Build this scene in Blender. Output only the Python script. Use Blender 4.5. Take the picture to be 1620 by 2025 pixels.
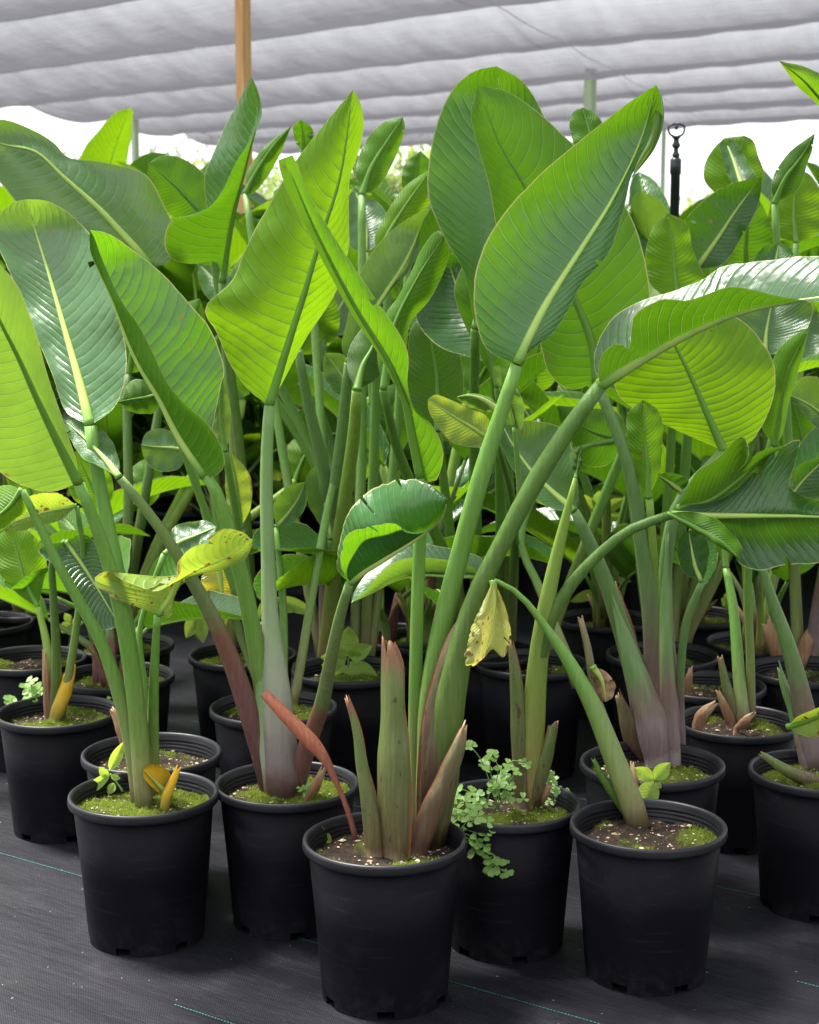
import bpy, bmesh, math, random
from mathutils import Vector, Matrix, noise
random.seed(7)
R = math.radians
for o in list(bpy.data.objects):
    bpy.data.objects.remove(o)
scene = bpy.context.scene
C = scene.collection

# ---------------------------------------------------------------- camera
F, CX, CY, HOR, HC = 3190.0, 810.0, 1012.5, 540.0, 1.35
PITCH = math.atan((CY - HOR) / F)
cam_d = bpy.data.cameras.new('camera')
cam = bpy.data.objects.new('camera', cam_d)
C.objects.link(cam)
cam.location = (0, 0, HC)
cam.rotation_euler = (R(90) - PITCH, 0, 0)
cam_d.sensor_fit = 'VERTICAL'
cam_d.sensor_height = 36
cam_d.sensor_width = 36
cam_d.lens = F / 2025 * 36
cam_d.clip_end = 2000
cam_d.dof.use_dof = True
cam_d.dof.focus_distance = 3.15
cam_d.dof.aperture_fstop = 7.0
scene.camera = cam
scene.render.resolution_x = 819
scene.render.resolution_y = 1024

# ---------------------------------------------------------------- light
SUN_EL, SUN_AZ = R(66), R(-62)          # azimuth from +Y towards +X
world = bpy.data.worlds.new('World')
scene.world = world
world.use_nodes = True
wn = world.node_tree
wn.nodes.clear()
sky = wn.nodes.new('ShaderNodeTexSky')
sky.sky_type = 'NISHITA'
sky.sun_disc = False
sky.sun_elevation = SUN_EL
sky.sun_rotation = SUN_AZ
sky.air_density = 1.0
sky.dust_density = 4.0
hsv = wn.nodes.new('ShaderNodeHueSaturation')
hsv.inputs['Saturation'].default_value = 0.16
bg = wn.nodes.new('ShaderNodeBackground')
bg.inputs['Strength'].default_value = 0.105
wo = wn.nodes.new('ShaderNodeOutputWorld')
wn.links.new(sky.outputs[0], hsv.inputs['Color'])
veil = wn.nodes.new('ShaderNodeMix')                     # high white cloud veil over the clear-sky light
veil.data_type = 'RGBA'
veil.inputs['Factor'].default_value = 0.55
veil.inputs[7].default_value = (7.0, 7.1, 7.4, 1)
wn.links.new(hsv.outputs[0], veil.inputs[6])
wn.links.new(veil.outputs[2], bg.inputs['Color'])
wn.links.new(bg.outputs[0], wo.inputs['Surface'])
sun_d = bpy.data.lights.new('sun', 'SUN')
sun_d.energy = 4.6
sun_d.angle = R(13)
sun_d.color = (1.0, 0.96, 0.9)
sun = bpy.data.objects.new('sun', sun_d)
C.objects.link(sun)
sdir = Vector((math.sin(SUN_AZ) * math.cos(SUN_EL), math.cos(SUN_AZ) * math.cos(SUN_EL), math.sin(SUN_EL)))
sun.rotation_euler = sdir.to_track_quat('Z', 'Y').to_euler()
vs = scene.view_settings
vs.view_transform = 'Standard'
vs.look = 'None'
vs.gamma = 1
vs.use_curve_mapping = False
vs.exposure = 1.85
scene.cycles.max_bounces = 8
scene.cycles.transparent_max_bounces = 12
scene.cycles.transmission_bounces = 6

# ---------------------------------------------------------------- pixel -> place
_fw = Vector((0, math.cos(PITCH), -math.sin(PITCH)))
_up = Vector((0, math.sin(PITCH), math.cos(PITCH)))
def ray(x, y):
    return _fw + Vector((1, 0, 0)) * ((x - CX) / F) + _up * ((CY - y) / F)
def at(x, y, Y):                       # the point seen at (x, y) that lies Y metres away
    d = ray(x, y)
    return Vector((0, 0, HC)) + d * (Y / d.y)
def on_plane(x, y, z):                 # the point seen at (x, y) on the level z
    d = ray(x, y)
    return Vector((0, 0, HC)) + d * ((z - HC) / d.z)

# ---------------------------------------------------------------- node helpers
def new_mat(name):
    m = bpy.data.materials.new(name)
    m.use_nodes = True
    m.node_tree.nodes.clear()
    return m, NT(m.node_tree)
class NT:
    def __init__(s, t): s.t = t
    def n(s, typ, **kw):
        nd = s.t.nodes.new('ShaderNode' + typ)
        for k, v in kw.items():
            if k.startswith('i_'):
                key = k[2:]
                key = int(key) if key.isdigit() else key.replace('_', ' ')
                s.put(nd.inputs[key], v)
            else:
                setattr(nd, k, v)
        return nd
    def put(s, sock, v):
        if isinstance(v, bpy.types.NodeSocket): s.t.links.new(v, sock)
        elif isinstance(v, bpy.types.Node): s.t.links.new(v.outputs[0], sock)
        elif hasattr(v, '__len__') and len(v) == 3 and sock.type == 'RGBA': sock.default_value = (*v, 1)
        else: sock.default_value = v
    def m(s, op, a, b=0.0, c=0.0):
        nd = s.n('Math', operation=op)
        s.put(nd.inputs[0], a); s.put(nd.inputs[1], b); s.put(nd.inputs[2], c)
        return nd.outputs[0]
    def mix(s, f, a, b):
        nd = s.n('Mix', data_type='RGBA')
        s.put(nd.inputs['Factor'], f); s.put(nd.inputs[6], a); s.put(nd.inputs[7], b)
        return nd.outputs[2]
    def ramp(s, f, stops):
        nd = s.n('ValToRGB')
        el = nd.color_ramp.elements
        while len(el) < len(stops): el.new(0.5)
        for e, (p, c) in zip(el, stops):
            e.position = p; e.color = (*c, 1) if len(c) == 3 else c
        s.put(nd.inputs[0], f)
        return nd.outputs[0]
    def noise(s, vec, scale, detail=3, rough=0.5):
        nd = s.n('TexNoise')
        nd.inputs['Scale'].default_value = scale
        nd.inputs['Detail'].default_value = detail
        nd.inputs['Roughness'].default_value = rough
        if vec is not None: s.put(nd.inputs['Vector'], vec)
        return nd.outputs[0]
    def smooth(s, x, a, b):
        nd = s.n('MapRange', interpolation_type='SMOOTHSTEP')
        s.put(nd.inputs[0], x); nd.inputs[1].default_value = a; nd.inputs[2].default_value = b
        return nd.outputs[0]
    def bump(s, h, strength, dist):
        nd = s.n('Bump')
        nd.inputs['Strength'].default_value = strength
        nd.inputs['Distance'].default_value = dist
        s.put(nd.inputs['Height'], h)
        return nd.outputs[0]
    def out(s, sh):
        o = s.n('OutputMaterial'); s.put(o.inputs['Surface'], sh)

# ---------------------------------------------------------------- materials
def leaf_material(name, top, under, through, nveins=24, rough=0.30, spots=0.0, spotcol=(.25, .1, .02), pleat=1.0, trans=0.45):
    m, t = new_mat(name)
    uv = t.n('UVMap', uv_map='UVMap').outputs[0]
    sep = t.n('SeparateXYZ', i_0=uv)
    u, v = sep.outputs[0], sep.outputs[1]
    av = t.m('ABSOLUTE', t.m('MULTIPLY_ADD', v, 2.0, -1.0))
    rnd = t.n('ObjectInfo').outputs['Random']
    obj = t.n('TexCoord').outputs['Object']
    wob = t.m('MULTIPLY', t.m('SUBTRACT', t.noise(obj, 6, 3), 0.5), 0.058)
    ph = t.m('ADD', t.m('SUBTRACT', u, t.m('MULTIPLY', t.m('POWER', av, 1.35), 0.15)), wob)
    p = t.m('MULTIPLY', ph, nveins)
    fr = t.m('FRACT', t.m('ADD', p, 40.0))
    tri = t.m('ABSOLUTE', t.m('MULTIPLY_ADD', fr, 2.0, -1.0))           # 1 at the vein, 0 between
    line = t.smooth(tri, 0.86, 1.0)
    fine = t.m('ABSOLUTE', t.m('MULTIPLY_ADD', t.m('FRACT', t.m('ADD', t.m('MULTIPLY', p, 7.0), 300.0)), 2.0, -1.0))
    big = t.noise(obj, 5.5, 3)
    hue = t.m('MULTIPLY_ADD', rnd, 0.5, t.m('MULTIPLY', big, 0.6))
    top2 = tuple(c * k for c, k in zip(top, (1.5, 1.28, 1.2)))
    und2 = tuple(c * k for c, k in zip(under, (1.3, 1.15, 1.0)))
    bf = t.n('NewGeometry').outputs['Backfacing']
    ctop = t.mix(hue, top, top2)
    cund = t.mix(hue, under, und2)
    col = t.mix(bf, ctop, cund)
    vein = t.mix(line, col, t.mix(0.22, col, (.34, .42, .13)))
    col = t.mix(t.m('MULTIPLY', fine, 0.10), vein, (.22, .30, .07))
    blem = t.smooth(t.noise(obj, 26, 4, .6), .66, .76)
    col = t.mix(t.m('MULTIPLY', blem, 0.22), col, (.30, .30, .05))
    thr2 = tuple(c * k for c, k in zip(through, (1.35, 1.05, 1.0)))
    ctr = t.mix(hue, through, thr2)
    ctr = t.mix(t.m('MULTIPLY', t.smooth(tri, .55, 1.0), 0.42), ctr, tuple(c * .62 for c in through))
    ctr = t.mix(t.m('MULTIPLY', line, 0.25), ctr, (.5, .62, .16))
    ctr = t.mix(t.m('MULTIPLY', t.smooth(t.noise(obj, 10, 4, .6), .42, .68), .30), ctr, tuple(c * .6 for c in through))
    if spots > 0:
        for sc_, off_ in ((46.0, 0.0), (105.0, 3.0)):
            mpv = t.n('Mapping', i_Vector=obj); mpv.inputs['Location'].default_value = (off_, off_, 0)
            vo = t.n('TexVoronoi', i_Scale=sc_, i_Vector=mpv.outputs[0])
            rad = t.m('MULTIPLY_ADD', t.m('POWER', t.n('SeparateXYZ', i_0=vo.outputs['Color']).outputs[0], 2.5), .34, .04)
            dd = t.m('ADD', vo.outputs[0], t.m('MULTIPLY', t.m('SUBTRACT', t.noise(obj, 160, 2), .5), .16))
            area = t.smooth(t.noise(obj, 8, 2), .66 - spots * .25, .74 - spots * .25)
            sp = t.m('MULTIPLY', t.smooth(t.m('SUBTRACT', dd, rad), .05, -.03), area)
            halo = t.m('MULTIPLY', t.smooth(t.m('SUBTRACT', dd, rad), .22, .0), t.m('MULTIPLY', area, .5))
            col = t.mix(halo, col, (.34, .26, .03)); ctr = t.mix(halo, ctr, (.45, .33, .02))
            col = t.mix(sp, col, spotcol); ctr = t.mix(sp, ctr, spotcol)
        dead = t.smooth(t.m('ADD', av, t.m('MULTIPLY', t.noise(obj, 24, 4), .5)), 1.20, 1.32)
        col = t.mix(dead, col, (.20, .12, .05)); ctr = t.mix(dead, ctr, (.15, .07, .02))
    # speck-sized scars
    vo2 = t.n('TexVoronoi', i_Scale=16.0, i_Vector=obj)
    sc = t.m('MULTIPLY', t.m('LESS_THAN', vo2.outputs[0], 0.075), t.m('GREATER_THAN', t.noise(obj, 6, 1), 0.56))
    col = t.mix(sc, col, (.22, .13, .04)); ctr = t.mix(sc, ctr, (.2, .12, .03))
    edge = t.smooth(av, 0.975, 0.996)
    col = t.mix(t.m('MULTIPLY', edge, .8), col, (.46, .47, .20)); ctr = t.mix(t.m('MULTIPLY', edge, .8), ctr, (.34, .30, .08))
    # relief: pleats between the lateral veins, fine parallel veins, soft buckles
    hgt = t.m('MULTIPLY', t.m('MULTIPLY', t.m('POWER', tri, 3.0), t.m('MULTIPLY_ADD', bf, -.25, 1.0)), -0.0019 * pleat)
    hgt = t.m('ADD', hgt, t.m('MULTIPLY', fine, 0.00022))
    hgt = t.m('ADD', hgt, t.m('MULTIPLY', t.noise(obj, 11, 3), 0.0085))
    nrm = t.bump(hgt, 1.0, 1.0)
    rg = t.m('MULTIPLY_ADD', t.noise(obj, 12, 3), 0.22, rough - 0.17)
    rg = t.m('MULTIPLY_ADD', bf, 0.12, rg)
    pb = t.n('BsdfPrincipled', i_Base_Color=col, i_Roughness=rg, i_Normal=nrm)
    t.put(pb.inputs['Specular IOR Level'], t.m('MULTIPLY_ADD', bf, -.42, .66))
    t.put(pb.inputs['Coat Weight'], t.m('MULTIPLY_ADD', bf, -.14, .14))
    pb.inputs['Coat Roughness'].default_value = 0.22
    tr = t.n('BsdfTranslucent', i_Color=ctr, i_Normal=nrm)
    mx = t.n('MixShader', i_0=trans)
    t.put(mx.inputs[1], pb.outputs[0]); t.put(mx.inputs[2], tr.outputs[0])
    t.out(mx.outputs[0])
    return m

M = {}
M['leaf']      = leaf_material('leaf_mature', (.010, .098, .010), (.048, .155, .008), (.125, .34, .004), trans=.35, pleat=.75)
M['leaf_dark'] = leaf_material('leaf_dark', (.009, .064, .013), (.030, .100, .008), (.075, .23, .003), trans=.30, pleat=.8)
M['leaf_lime'] = leaf_material('leaf_young_backlit', (.050, .185, .008), (.080, .205, .008), (.190, .42, .003), trans=.48, rough=.34)  # young lime green, with some backlight put into the colour
M['leaf_yel']  = leaf_material('leaf_yellowing', (.26, .30, .030), (.32, .34, .05), (.62, .58, .03), spots=.8, spotcol=(.10, .035, .01), pleat=.6)
M['leaf_cream'] = leaf_material('leaf_cream', (.34, .42, .10), (.40, .44, .14), (.60, .62, .14), spots=.35, spotcol=(.16, .07, .02), pleat=.6)
M['leaf_spot'] = leaf_material('leaf_spotted', (.10, .21, .035), (.17, .28, .045), (.34, .50, .03), spots=.75, spotcol=(.09, .03, .01), pleat=.6)
M['leaf_pale'] = leaf_material('leaf_waxy', (.030, .110, .036), (.10, .195, .050), (.16, .33, .018), rough=.32, trans=.34, pleat=.55)
M['weed']      = leaf_material('leaf_weed', (.20, .36, .065), (.24, .38, .10), (.42, .66, .06), nveins=9, pleat=.35, rough=.45)

def stalk_material(name, stops, rough=.42, streak=.5, spots=False, edge=None):
    """colours run along the stalk: UV x is 0 at the soil and 1 at the blade"""
    m, t = new_mat(name)
    uv = t.n('UVMap', uv_map='UVMap').outputs[0]
    sep = t.n('SeparateXYZ', i_0=uv)
    u, v = sep.outputs[0], sep.outputs[1]
    obj = t.n('TexCoord').outputs['Object']
    rnd = t.n('ObjectInfo').outputs['Random']
    mp = t.n('Mapping', i_Vector=obj); mp.inputs['Scale'].default_value = (60, 60, 4)
    st = t.noise(mp.outputs[0], 2.2, 5, .65)
    uu = t.m('ADD', u, t.m('MULTIPLY', t.m('SUBTRACT', t.noise(obj, 14, 3), .5), .22))
    uu = t.m('ADD', uu, t.m('MULTIPLY', t.m('SUBTRACT', rnd, .5), .10))
    col = t.ramp(uu, stops)
    col = t.mix(t.m('MULTIPLY', t.smooth(st, .45, .75), .20 * streak), col, (.42, .40, .22))
    col = t.mix(t.m('MULTIPLY', t.smooth(st, .55, .25), .30 * streak), col, (.03, .035, .012))
    if edge:
        e = t.smooth(t.m('ABSOLUTE', t.m('MULTIPLY_ADD', v, 2.0, -1.0)), .76, .93)
        col = t.mix(t.m('MULTIPLY', e, t.smooth(t.noise(obj, 20, 3), .25, .5)), col, edge)
    if spots:
        mp2 = t.n('Mapping', i_Vector=obj); mp2.inputs['Scale'].default_value = (95, 95, 38)
        sp = t.smooth(t.noise(mp2.outputs[0], 1.0, 2), .66, .71)
        col = t.mix(t.m('MULTIPLY', sp, .8), col, (.05, .022, .012))
    nrm = t.bump(t.m('ADD', t.m('MULTIPLY', st, .0048), t.m('MULTIPLY', t.noise(obj, 60, 3), .0006)), .6, 1.0)
    pb = t.n('BsdfPrincipled', i_Base_Color=col, i_Normal=nrm, i_Roughness=rough)
    pb.inputs['Specular IOR Level'].default_value = 0.36
    t.out(pb.outputs[0])
    return m
GRN, GRN2 = (.098, .215, .030), (.110, .245, .034)
M['stalk']   = stalk_material('stalk_green', [(0, (.14, .12, .06)), (.14, (.16, .20, .06)), (.45, GRN), (1, GRN2)])
M['stalk_w'] = stalk_material('stalk_waxy', [(0, (.10, .05, .05)), (.08, (.16, .13, .12)), (.26, (.25, .27, .20)), (.42, (.20, .27, .13)), (.62, (.15, .25, .09)), (1, (.12, .23, .05))], streak=.3)
M['stalk_p'] = stalk_material('stalk_purple', [(0, (.07, .028, .028)), (.2, (.13, .055, .055)), (.42, (.14, .06, .04)), (.52, (.11, .15, .05)), (1, (.13, .21, .055))])
M['stalk_g'] = stalk_material('stalk_grey_purple', [(0, (.13, .09, .09)), (.16, (.17, .125, .125)), (.30, (.15, .105, .080)), (.50, (.11, .19, .06)), (1, (.12, .23, .065))], rough=.35)
M['stalk_d'] = stalk_material('stalk_deep', [(0, (.06, .05, .02)), (.25, (.070, .12, .020)), (1, (.066, .155, .020))])
M['stalk_l'] = stalk_material('stalk_lime', [(0, (.20, .14, .05)), (.25, (.16, .22, .04)), (1, (.19, .32, .04))])
M['sheath']  = stalk_material('sheath_green', [(0, (.085, .048, .028)), (.25, (.080, .075, .028)), (.7, (.085, .125, .030)), (.92, (.11, .13, .040)), (.98, (.18, .085, .040))], edge=(.21, .075, .028), spots=True)
M['sheath_r'] = stalk_material('sheath_red', [(0, (.075, .036, .026)), (.45, (.095, .062, .035)), (.9, (.115, .11, .045)), (.98, (.24, .16, .09))], edge=(.17, .060, .030), spots=True)
M['dry']     = stalk_material('sheath_dry', [(0, (.14, .07, .04)), (.5, (.19, .095, .045)), (1, (.34, .22, .12))], rough=.7, streak=.9)
M['dry_red'] = stalk_material('stalk_dead_red', [(0, (.16, .05, .035)), (.45, (.22, .065, .035)), (.9, (.34, .10, .05)), (1, (.05, .02, .015))], rough=.5, streak=.7)
M['yellow']  = stalk_material('stub_yellow', [(0, (.14, .13, .03)), (.5, (.48, .30, .015)), (1, (.62, .36, .01))], streak=.25)

def rib_material(name, c):
    m, t = new_mat(name)
    obj = t.n('TexCoord').outputs['Object']
    u = t.n('SeparateXYZ', i_0=t.n('UVMap', uv_map='UVMap').outputs[0]).outputs[0]
    col = t.mix(t.noise(obj, 30, 3), c, tuple(k * 1.35 for k in c))
    col = t.mix(t.smooth(u, .0, .14), GRN2, col)              # the stalk's green runs on into the rib
    pb = t.n('BsdfPrincipled', i_Base_Color=col, i_Roughness=.42)
    pb.inputs['Specular IOR Level'].default_value = 0.36
    t.out(pb.outputs[0]); return m
M['rib'] = rib_material('midrib_pale', (.27, .38, .085))
M['rib_d'] = rib_material('midrib_green', (.085, .190, .022))

def plastic(name, base, rough, spec=.5):
    m, t = new_mat(name)
    obj = t.n('TexCoord').outputs['Object']
    dust = t.smooth(t.noise(obj, 7, 6, .65), .48, .80)
    scr = t.n('Mapping', i_Vector=obj); scr.inputs['Scale'].default_value = (9, 9, 70)
    sc = t.smooth(t.noise(scr.outputs[0], 1.5, 3), .58, .8)
    col = t.mix(t.m('MULTIPLY', dust, .5), base, tuple(c * 2.4 + .006 for c in base))
    col = t.mix(t.m('MULTIPLY', sc, .10), col, (.05, .05, .052))
    sepz = t.n('SeparateXYZ', i_0=obj).outputs[2]
    splash = t.m('MULTIPLY', t.smooth(sepz, .09, .0), t.smooth(t.noise(obj, 42, 5, .7), .42, .72))
    col = t.mix(t.m('MULTIPLY', splash, .10), col, (.085, .078, .068))
    rg = t.m('MULTIPLY_ADD', dust, .12, rough)
    nrm = t.bump(t.m('ADD', t.m('MULTIPLY', t.noise(obj, 180, 2), .0002), t.m('MULTIPLY', sc, .0004)), .4, 1.0)
    pb = t.n('BsdfPrincipled', i_Base_Color=col, i_Roughness=rg, i_Normal=nrm)
    pb.inputs['Specular IOR Level'].default_value = spec
    t.out(pb.outputs[0]); return m
M['pot'] = plastic('pot_plastic', (.0036, .0035, .0054), 0.52, .09)
M['rim'] = plastic('rim_plastic', (.0075, .0075, .0105), .42, .30)
M['black'] = plastic('riser_plastic', (.018, .019, .022), .35)

def soil_material():
    m, t = new_mat('soil')
    obj = t.n('TexCoord').outputs['Object']
    a = t.n('VertexColor', layer_name='moss').outputs[0]
    n1 = t.noise(obj, 55, 6, .7)
    col = t.ramp(n1, [(.3, (.010, .007, .005)), (.55, (.040, .026, .017)), (.72, (.10, .07, .045)), (.8, (.26, .21, .15))])
    mcol = t.mix(t.noise(obj, 35, 4), (.030, .052, .006), (.12, .15, .014))
    f = t.smooth(t.m('ADD', a, t.m('MULTIPLY', t.m('SUBTRACT', t.noise(obj, 45, 4), .5), .5)), .42, .62)
    col = t.mix(f, col, mcol)
    nrm = t.bump(t.m('MULTIPLY', t.noise(obj, 110, 6, .75), .012), 1.0, 1.0)
    pb = t.n('BsdfPrincipled', i_Base_Color=col, i_Roughness=.9, i_Normal=nrm)
    pb.inputs['Specular IOR Level'].default_value = .2
    t.out(pb.outputs[0]); return m
M['soil'] = soil_material()
def simple(name, c1, c2, scale, rough, trans=0.0):
    m, t = new_mat(name)
    obj = t.n('TexCoord').outputs['Object']
    col = t.mix(t.smooth(t.noise(obj, scale, 4), .3, .7), c1, c2)
    pb = t.n('BsdfPrincipled', i_Base_Color=col, i_Roughness=rough)
    if trans:
        tr = t.n('BsdfTranslucent', i_Color=tuple(min(1, c * 1.6) for c in c2))
        mx = t.n('MixShader', i_0=trans); t.put(mx.inputs[1], pb.outputs[0]); t.put(mx.inputs[2], tr.outputs[0])
        t.out(mx.outputs[0])
    else: t.out(pb.outputs[0])
    return m
M['moss'] = simple('moss', (.045, .085, .006), (.20, .26, .020), 55, .9, .3)
M['chips'] = simple('bark_chips', (.16, .10, .06), (.46, .38, .29), 60, .85)
M['weedstem'] = simple('weed_stem', (.12, .19, .05), (.18, .24, .08), 30, .5)
M['wire'] = simple('steel_wire', (.5, .5, .52), (.7, .7, .7), 10, .4)
M['thread'] = simple('green_thread', (.02, .17, .135), (.03, .27, .21), 40, .6)
M['crown'] = simple('tree_leaves', (.10, .16, .03), (.20, .27, .05), 3, .6, .45)
M['crown_g'] = simple('tree_leaves_grey', (.13, .15, .09), (.20, .21, .13), 3, .6, .3)
M['bark'] = simple('bark', (.10, .08, .06), (.2, .17, .13), 8, .9)

def timber(name, a, b):
    m, t = new_mat(name)
    obj = t.n('TexCoord').outputs['Object']
    mp = t.n('Mapping', i_Vector=obj); mp.inputs['Scale'].default_value = (22, 22, 1.1)
    n = t.noise(mp.outputs[0], 2.0, 5, .6)
    pb = t.n('BsdfPrincipled', i_Base_Color=t.mix(t.smooth(n, .3, .7), a, b), i_Roughness=.7, i_Normal=t.bump(t.m('MULTIPLY', n, .01), .6, 1.0))
    t.out(pb.outputs[0]); return m
M['timber'] = timber('timber_tan', (.50, .25, .10), (.68, .38, .19))
M['timber_g'] = timber('timber_green', (.30, .42, .28), (.44, .50, .34))

def mat_material():
    m, t = new_mat('weed_mat')
    obj = t.n('TexCoord').outputs['Object']      # x runs along the weave lines
    mp = t.n('Mapping', i_Vector=obj); mp.inputs['Scale'].default_value = (1.6, 5.5, 1)
    st = t.noise(mp.outputs[0], 2.2, 5, .6)
    mp2 = t.n('Mapping', i_Vector=obj); mp2.inputs['Scale'].default_value = (2.6, 22, 1)
    st2 = t.noise(mp2.outputs[0], 3.0, 5, .7)
    sp = t.n('SeparateXYZ', i_0=obj)
    wx = t.m('SINE', t.m('MULTIPLY', sp.outputs[0], 6.2832 / .0045))
    wy = t.m('SINE', t.m('MULTIPLY', sp.outputs[1], 6.2832 / .0045))
    weave = t.m('MULTIPLY', wx, wy)
    big = t.noise(obj, 1.6, 4)
    dust = t.smooth(t.noise(obj, 5, 7, .7), .50, .78)
    col = t.mix(t.smooth(st, .3, .75), (.0064, .0064, .0094), (.0130, .0128, .0176))
    col = t.mix(t.m('MULTIPLY', dust, .4), col, (.048, .046, .050))
    col = t.mix(t.m('MULTIPLY', t.smooth(st2, .66, .84), .4), col, (.062, .060, .070))
    col = t.mix(t.m('MULTIPLY', t.smooth(st2, .38, .24), .45), col, (.008, .008, .010))
    col = t.mix(t.m('MULTIPLY_ADD', weave, .18, .18), col, (.010, .010, .012))
    grit = t.smooth(t.noise(obj, 90, 2), .735, .76)
    col = t.mix(t.m('MULTIPLY', grit, .7), col, (.30, .26, .22))
    h = t.m('ADD', t.m('MULTIPLY', weave, .00025), t.m('ADD', t.m('MULTIPLY', st, .008), t.m('MULTIPLY', st2, .0016)))
    pb = t.n('BsdfPrincipled', i_Base_Color=col, i_Roughness=t.m('MULTIPLY_ADD', big, .25, .36), i_Normal=t.bump(h, .7, 1.0))
    pb.inputs['Specular IOR Level'].default_value = .18
    t.out(pb.outputs[0]); return m
M['mat'] = mat_material()
M['grass'] = simple('grass_ground', (.10, .14, .04), (.20, .24, .09), .5, .9)

def cloth_material():
    m, t = new_mat('shade_cloth')
    uv = t.n('UVMap', uv_map='UVMap').outputs[0]
    mp = t.n('Mapping', i_Vector=uv); mp.inputs['Scale'].default_value = (2.2, 26, 1)
    st = t.noise(mp.outputs[0], 1.0, 5, .6)
    mp2 = t.n('Mapping', i_Vector=uv); mp2.inputs['Scale'].default_value = (5, 1.6, 1)
    st2 = t.noise(mp2.outputs[0], 1.0, 3, .6)
    graz = t.n('LayerWeight', i_Blend=.5).outputs['Facing']        # an open weave closes up at a shallow angle
    op = t.m('MULTIPLY_ADD', t.smooth(graz, .35, .97), .50, t.m('MULTIPLY_ADD', st, .16, t.m('MULTIPLY_ADD', st2, .16, .52 - .16)))
    op = t.m('MINIMUM', op, .985)
    df = t.n('BsdfDiffuse', i_Color=(.045, .045, .050))
    tl = t.n('BsdfTranslucent', i_Color=(.072, .072, .081))
    mx = t.n('MixShader', i_0=.5); t.put(mx.inputs[1], df.outputs[0]); t.put(mx.inputs[2], tl.outputs[0])
    tp = t.n('BsdfTransparent')
    m2 = t.n('MixShader'); t.put(m2.inputs[0], op); t.put(m2.inputs[1], tp.outputs[0]); t.put(m2.inputs[2], mx.outputs[0])
    t.out(m2.outputs[0]); return m
M['cloth'] = cloth_material()

# ---------------------------------------------------------------- object helpers
def mesh_obj(name, verts, faces, mat, parent=None, uvs=None, smooth=True, origin=None, cols=None):
    me = bpy.data.meshes.new(name)
    if origin is not None: verts = [Vector(v) - origin for v in verts]
    me.from_pydata([tuple(v) for v in verts], [], faces)
    if uvs is not None:
        lay = me.uv_layers.new(name='UVMap')
        vi = [0] * len(me.loops); me.loops.foreach_get('vertex_index', vi)
        flat = []
        for k in vi: flat.extend(uvs[k])
        lay.data.foreach_set('uv', flat)
    if cols is not None:
        ca = me.color_attributes.new('moss', 'FLOAT_COLOR', 'POINT')
        for k, c in enumerate(cols): ca.data[k].color = (c, c, c, 1)
    if smooth: me.polygons.foreach_set('use_smooth', [True] * len(me.polygons))
    me.materials.append(M[mat] if isinstance(mat, str) else mat)
    me.update()
    o = bpy.data.objects.new(name, me); C.objects.link(o)
    if parent is not None: o.parent = parent
    return o
def tag(o, label=None, cat=None, group=None, kind=None):
    if label: o['label'] = label
    if cat: o['category'] = cat
    if group: o['group'] = group
    if kind: o['kind'] = kind
    return o
def empty(name, loc, rz=0.0, s=1.0):
    o = bpy.data.objects.new(name, None); C.objects.link(o)
    o.empty_display_size = .05
    o.location = loc; o.rotation_euler = (0, 0, rz); o.scale = (s, s, s)
    return o
def copy_tree(o, parent=None):
    c = o.copy(); C.objects.link(c); c.parent = parent
    for ch in o.children: copy_tree(ch, c)
    return c
def spline(pts, n):
    """n points spaced evenly along a smooth curve through pts"""
    pts = [Vector(p) for p in pts]
    if len(pts) == 2: dense = [pts[0].lerp(pts[1], k / 40) for k in range(41)]
    else:
        P = [pts[0] * 2 - pts[1]] + pts + [pts[-1] * 2 - pts[-2]]
        dense = []
        for i in range(1, len(P) - 2):
            p0, p1, p2, p3 = P[i - 1:i + 3]
            d0 = max((p1 - p0).length, 1e-6) ** .5; d1 = max((p2 - p1).length, 1e-6) ** .5; d2 = max((p3 - p2).length, 1e-6) ** .5
            m1 = ((p1 - p0) / d0 - (p2 - p0) / (d0 + d1) + (p2 - p1) / d1) * d1
            m2 = ((p2 - p1) / d1 - (p3 - p1) / (d1 + d2) + (p3 - p2) / d2) * d1
            for k in range(14):
                s = k / 14
                dense.append(p1 * (2*s**3 - 3*s**2 + 1) + m1 * (s**3 - 2*s**2 + s) + p2 * (-2*s**3 + 3*s**2) + m2 * (s**3 - s**2))
        dense.append(pts[-1])
    acc = [0.0]
    for a, b in zip(dense, dense[1:]): acc.append(acc[-1] + (b - a).length)
    out, j = [], 0
    for k in range(n):
        s = acc[-1] * k / (n - 1)
        while j < len(acc) - 2 and acc[j + 1] < s: j += 1
        seg = acc[j + 1] - acc[j]
        out.append(dense[j].lerp(dense[j + 1], (s - acc[j]) / seg if seg > 1e-9 else 0))
    return out
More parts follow.
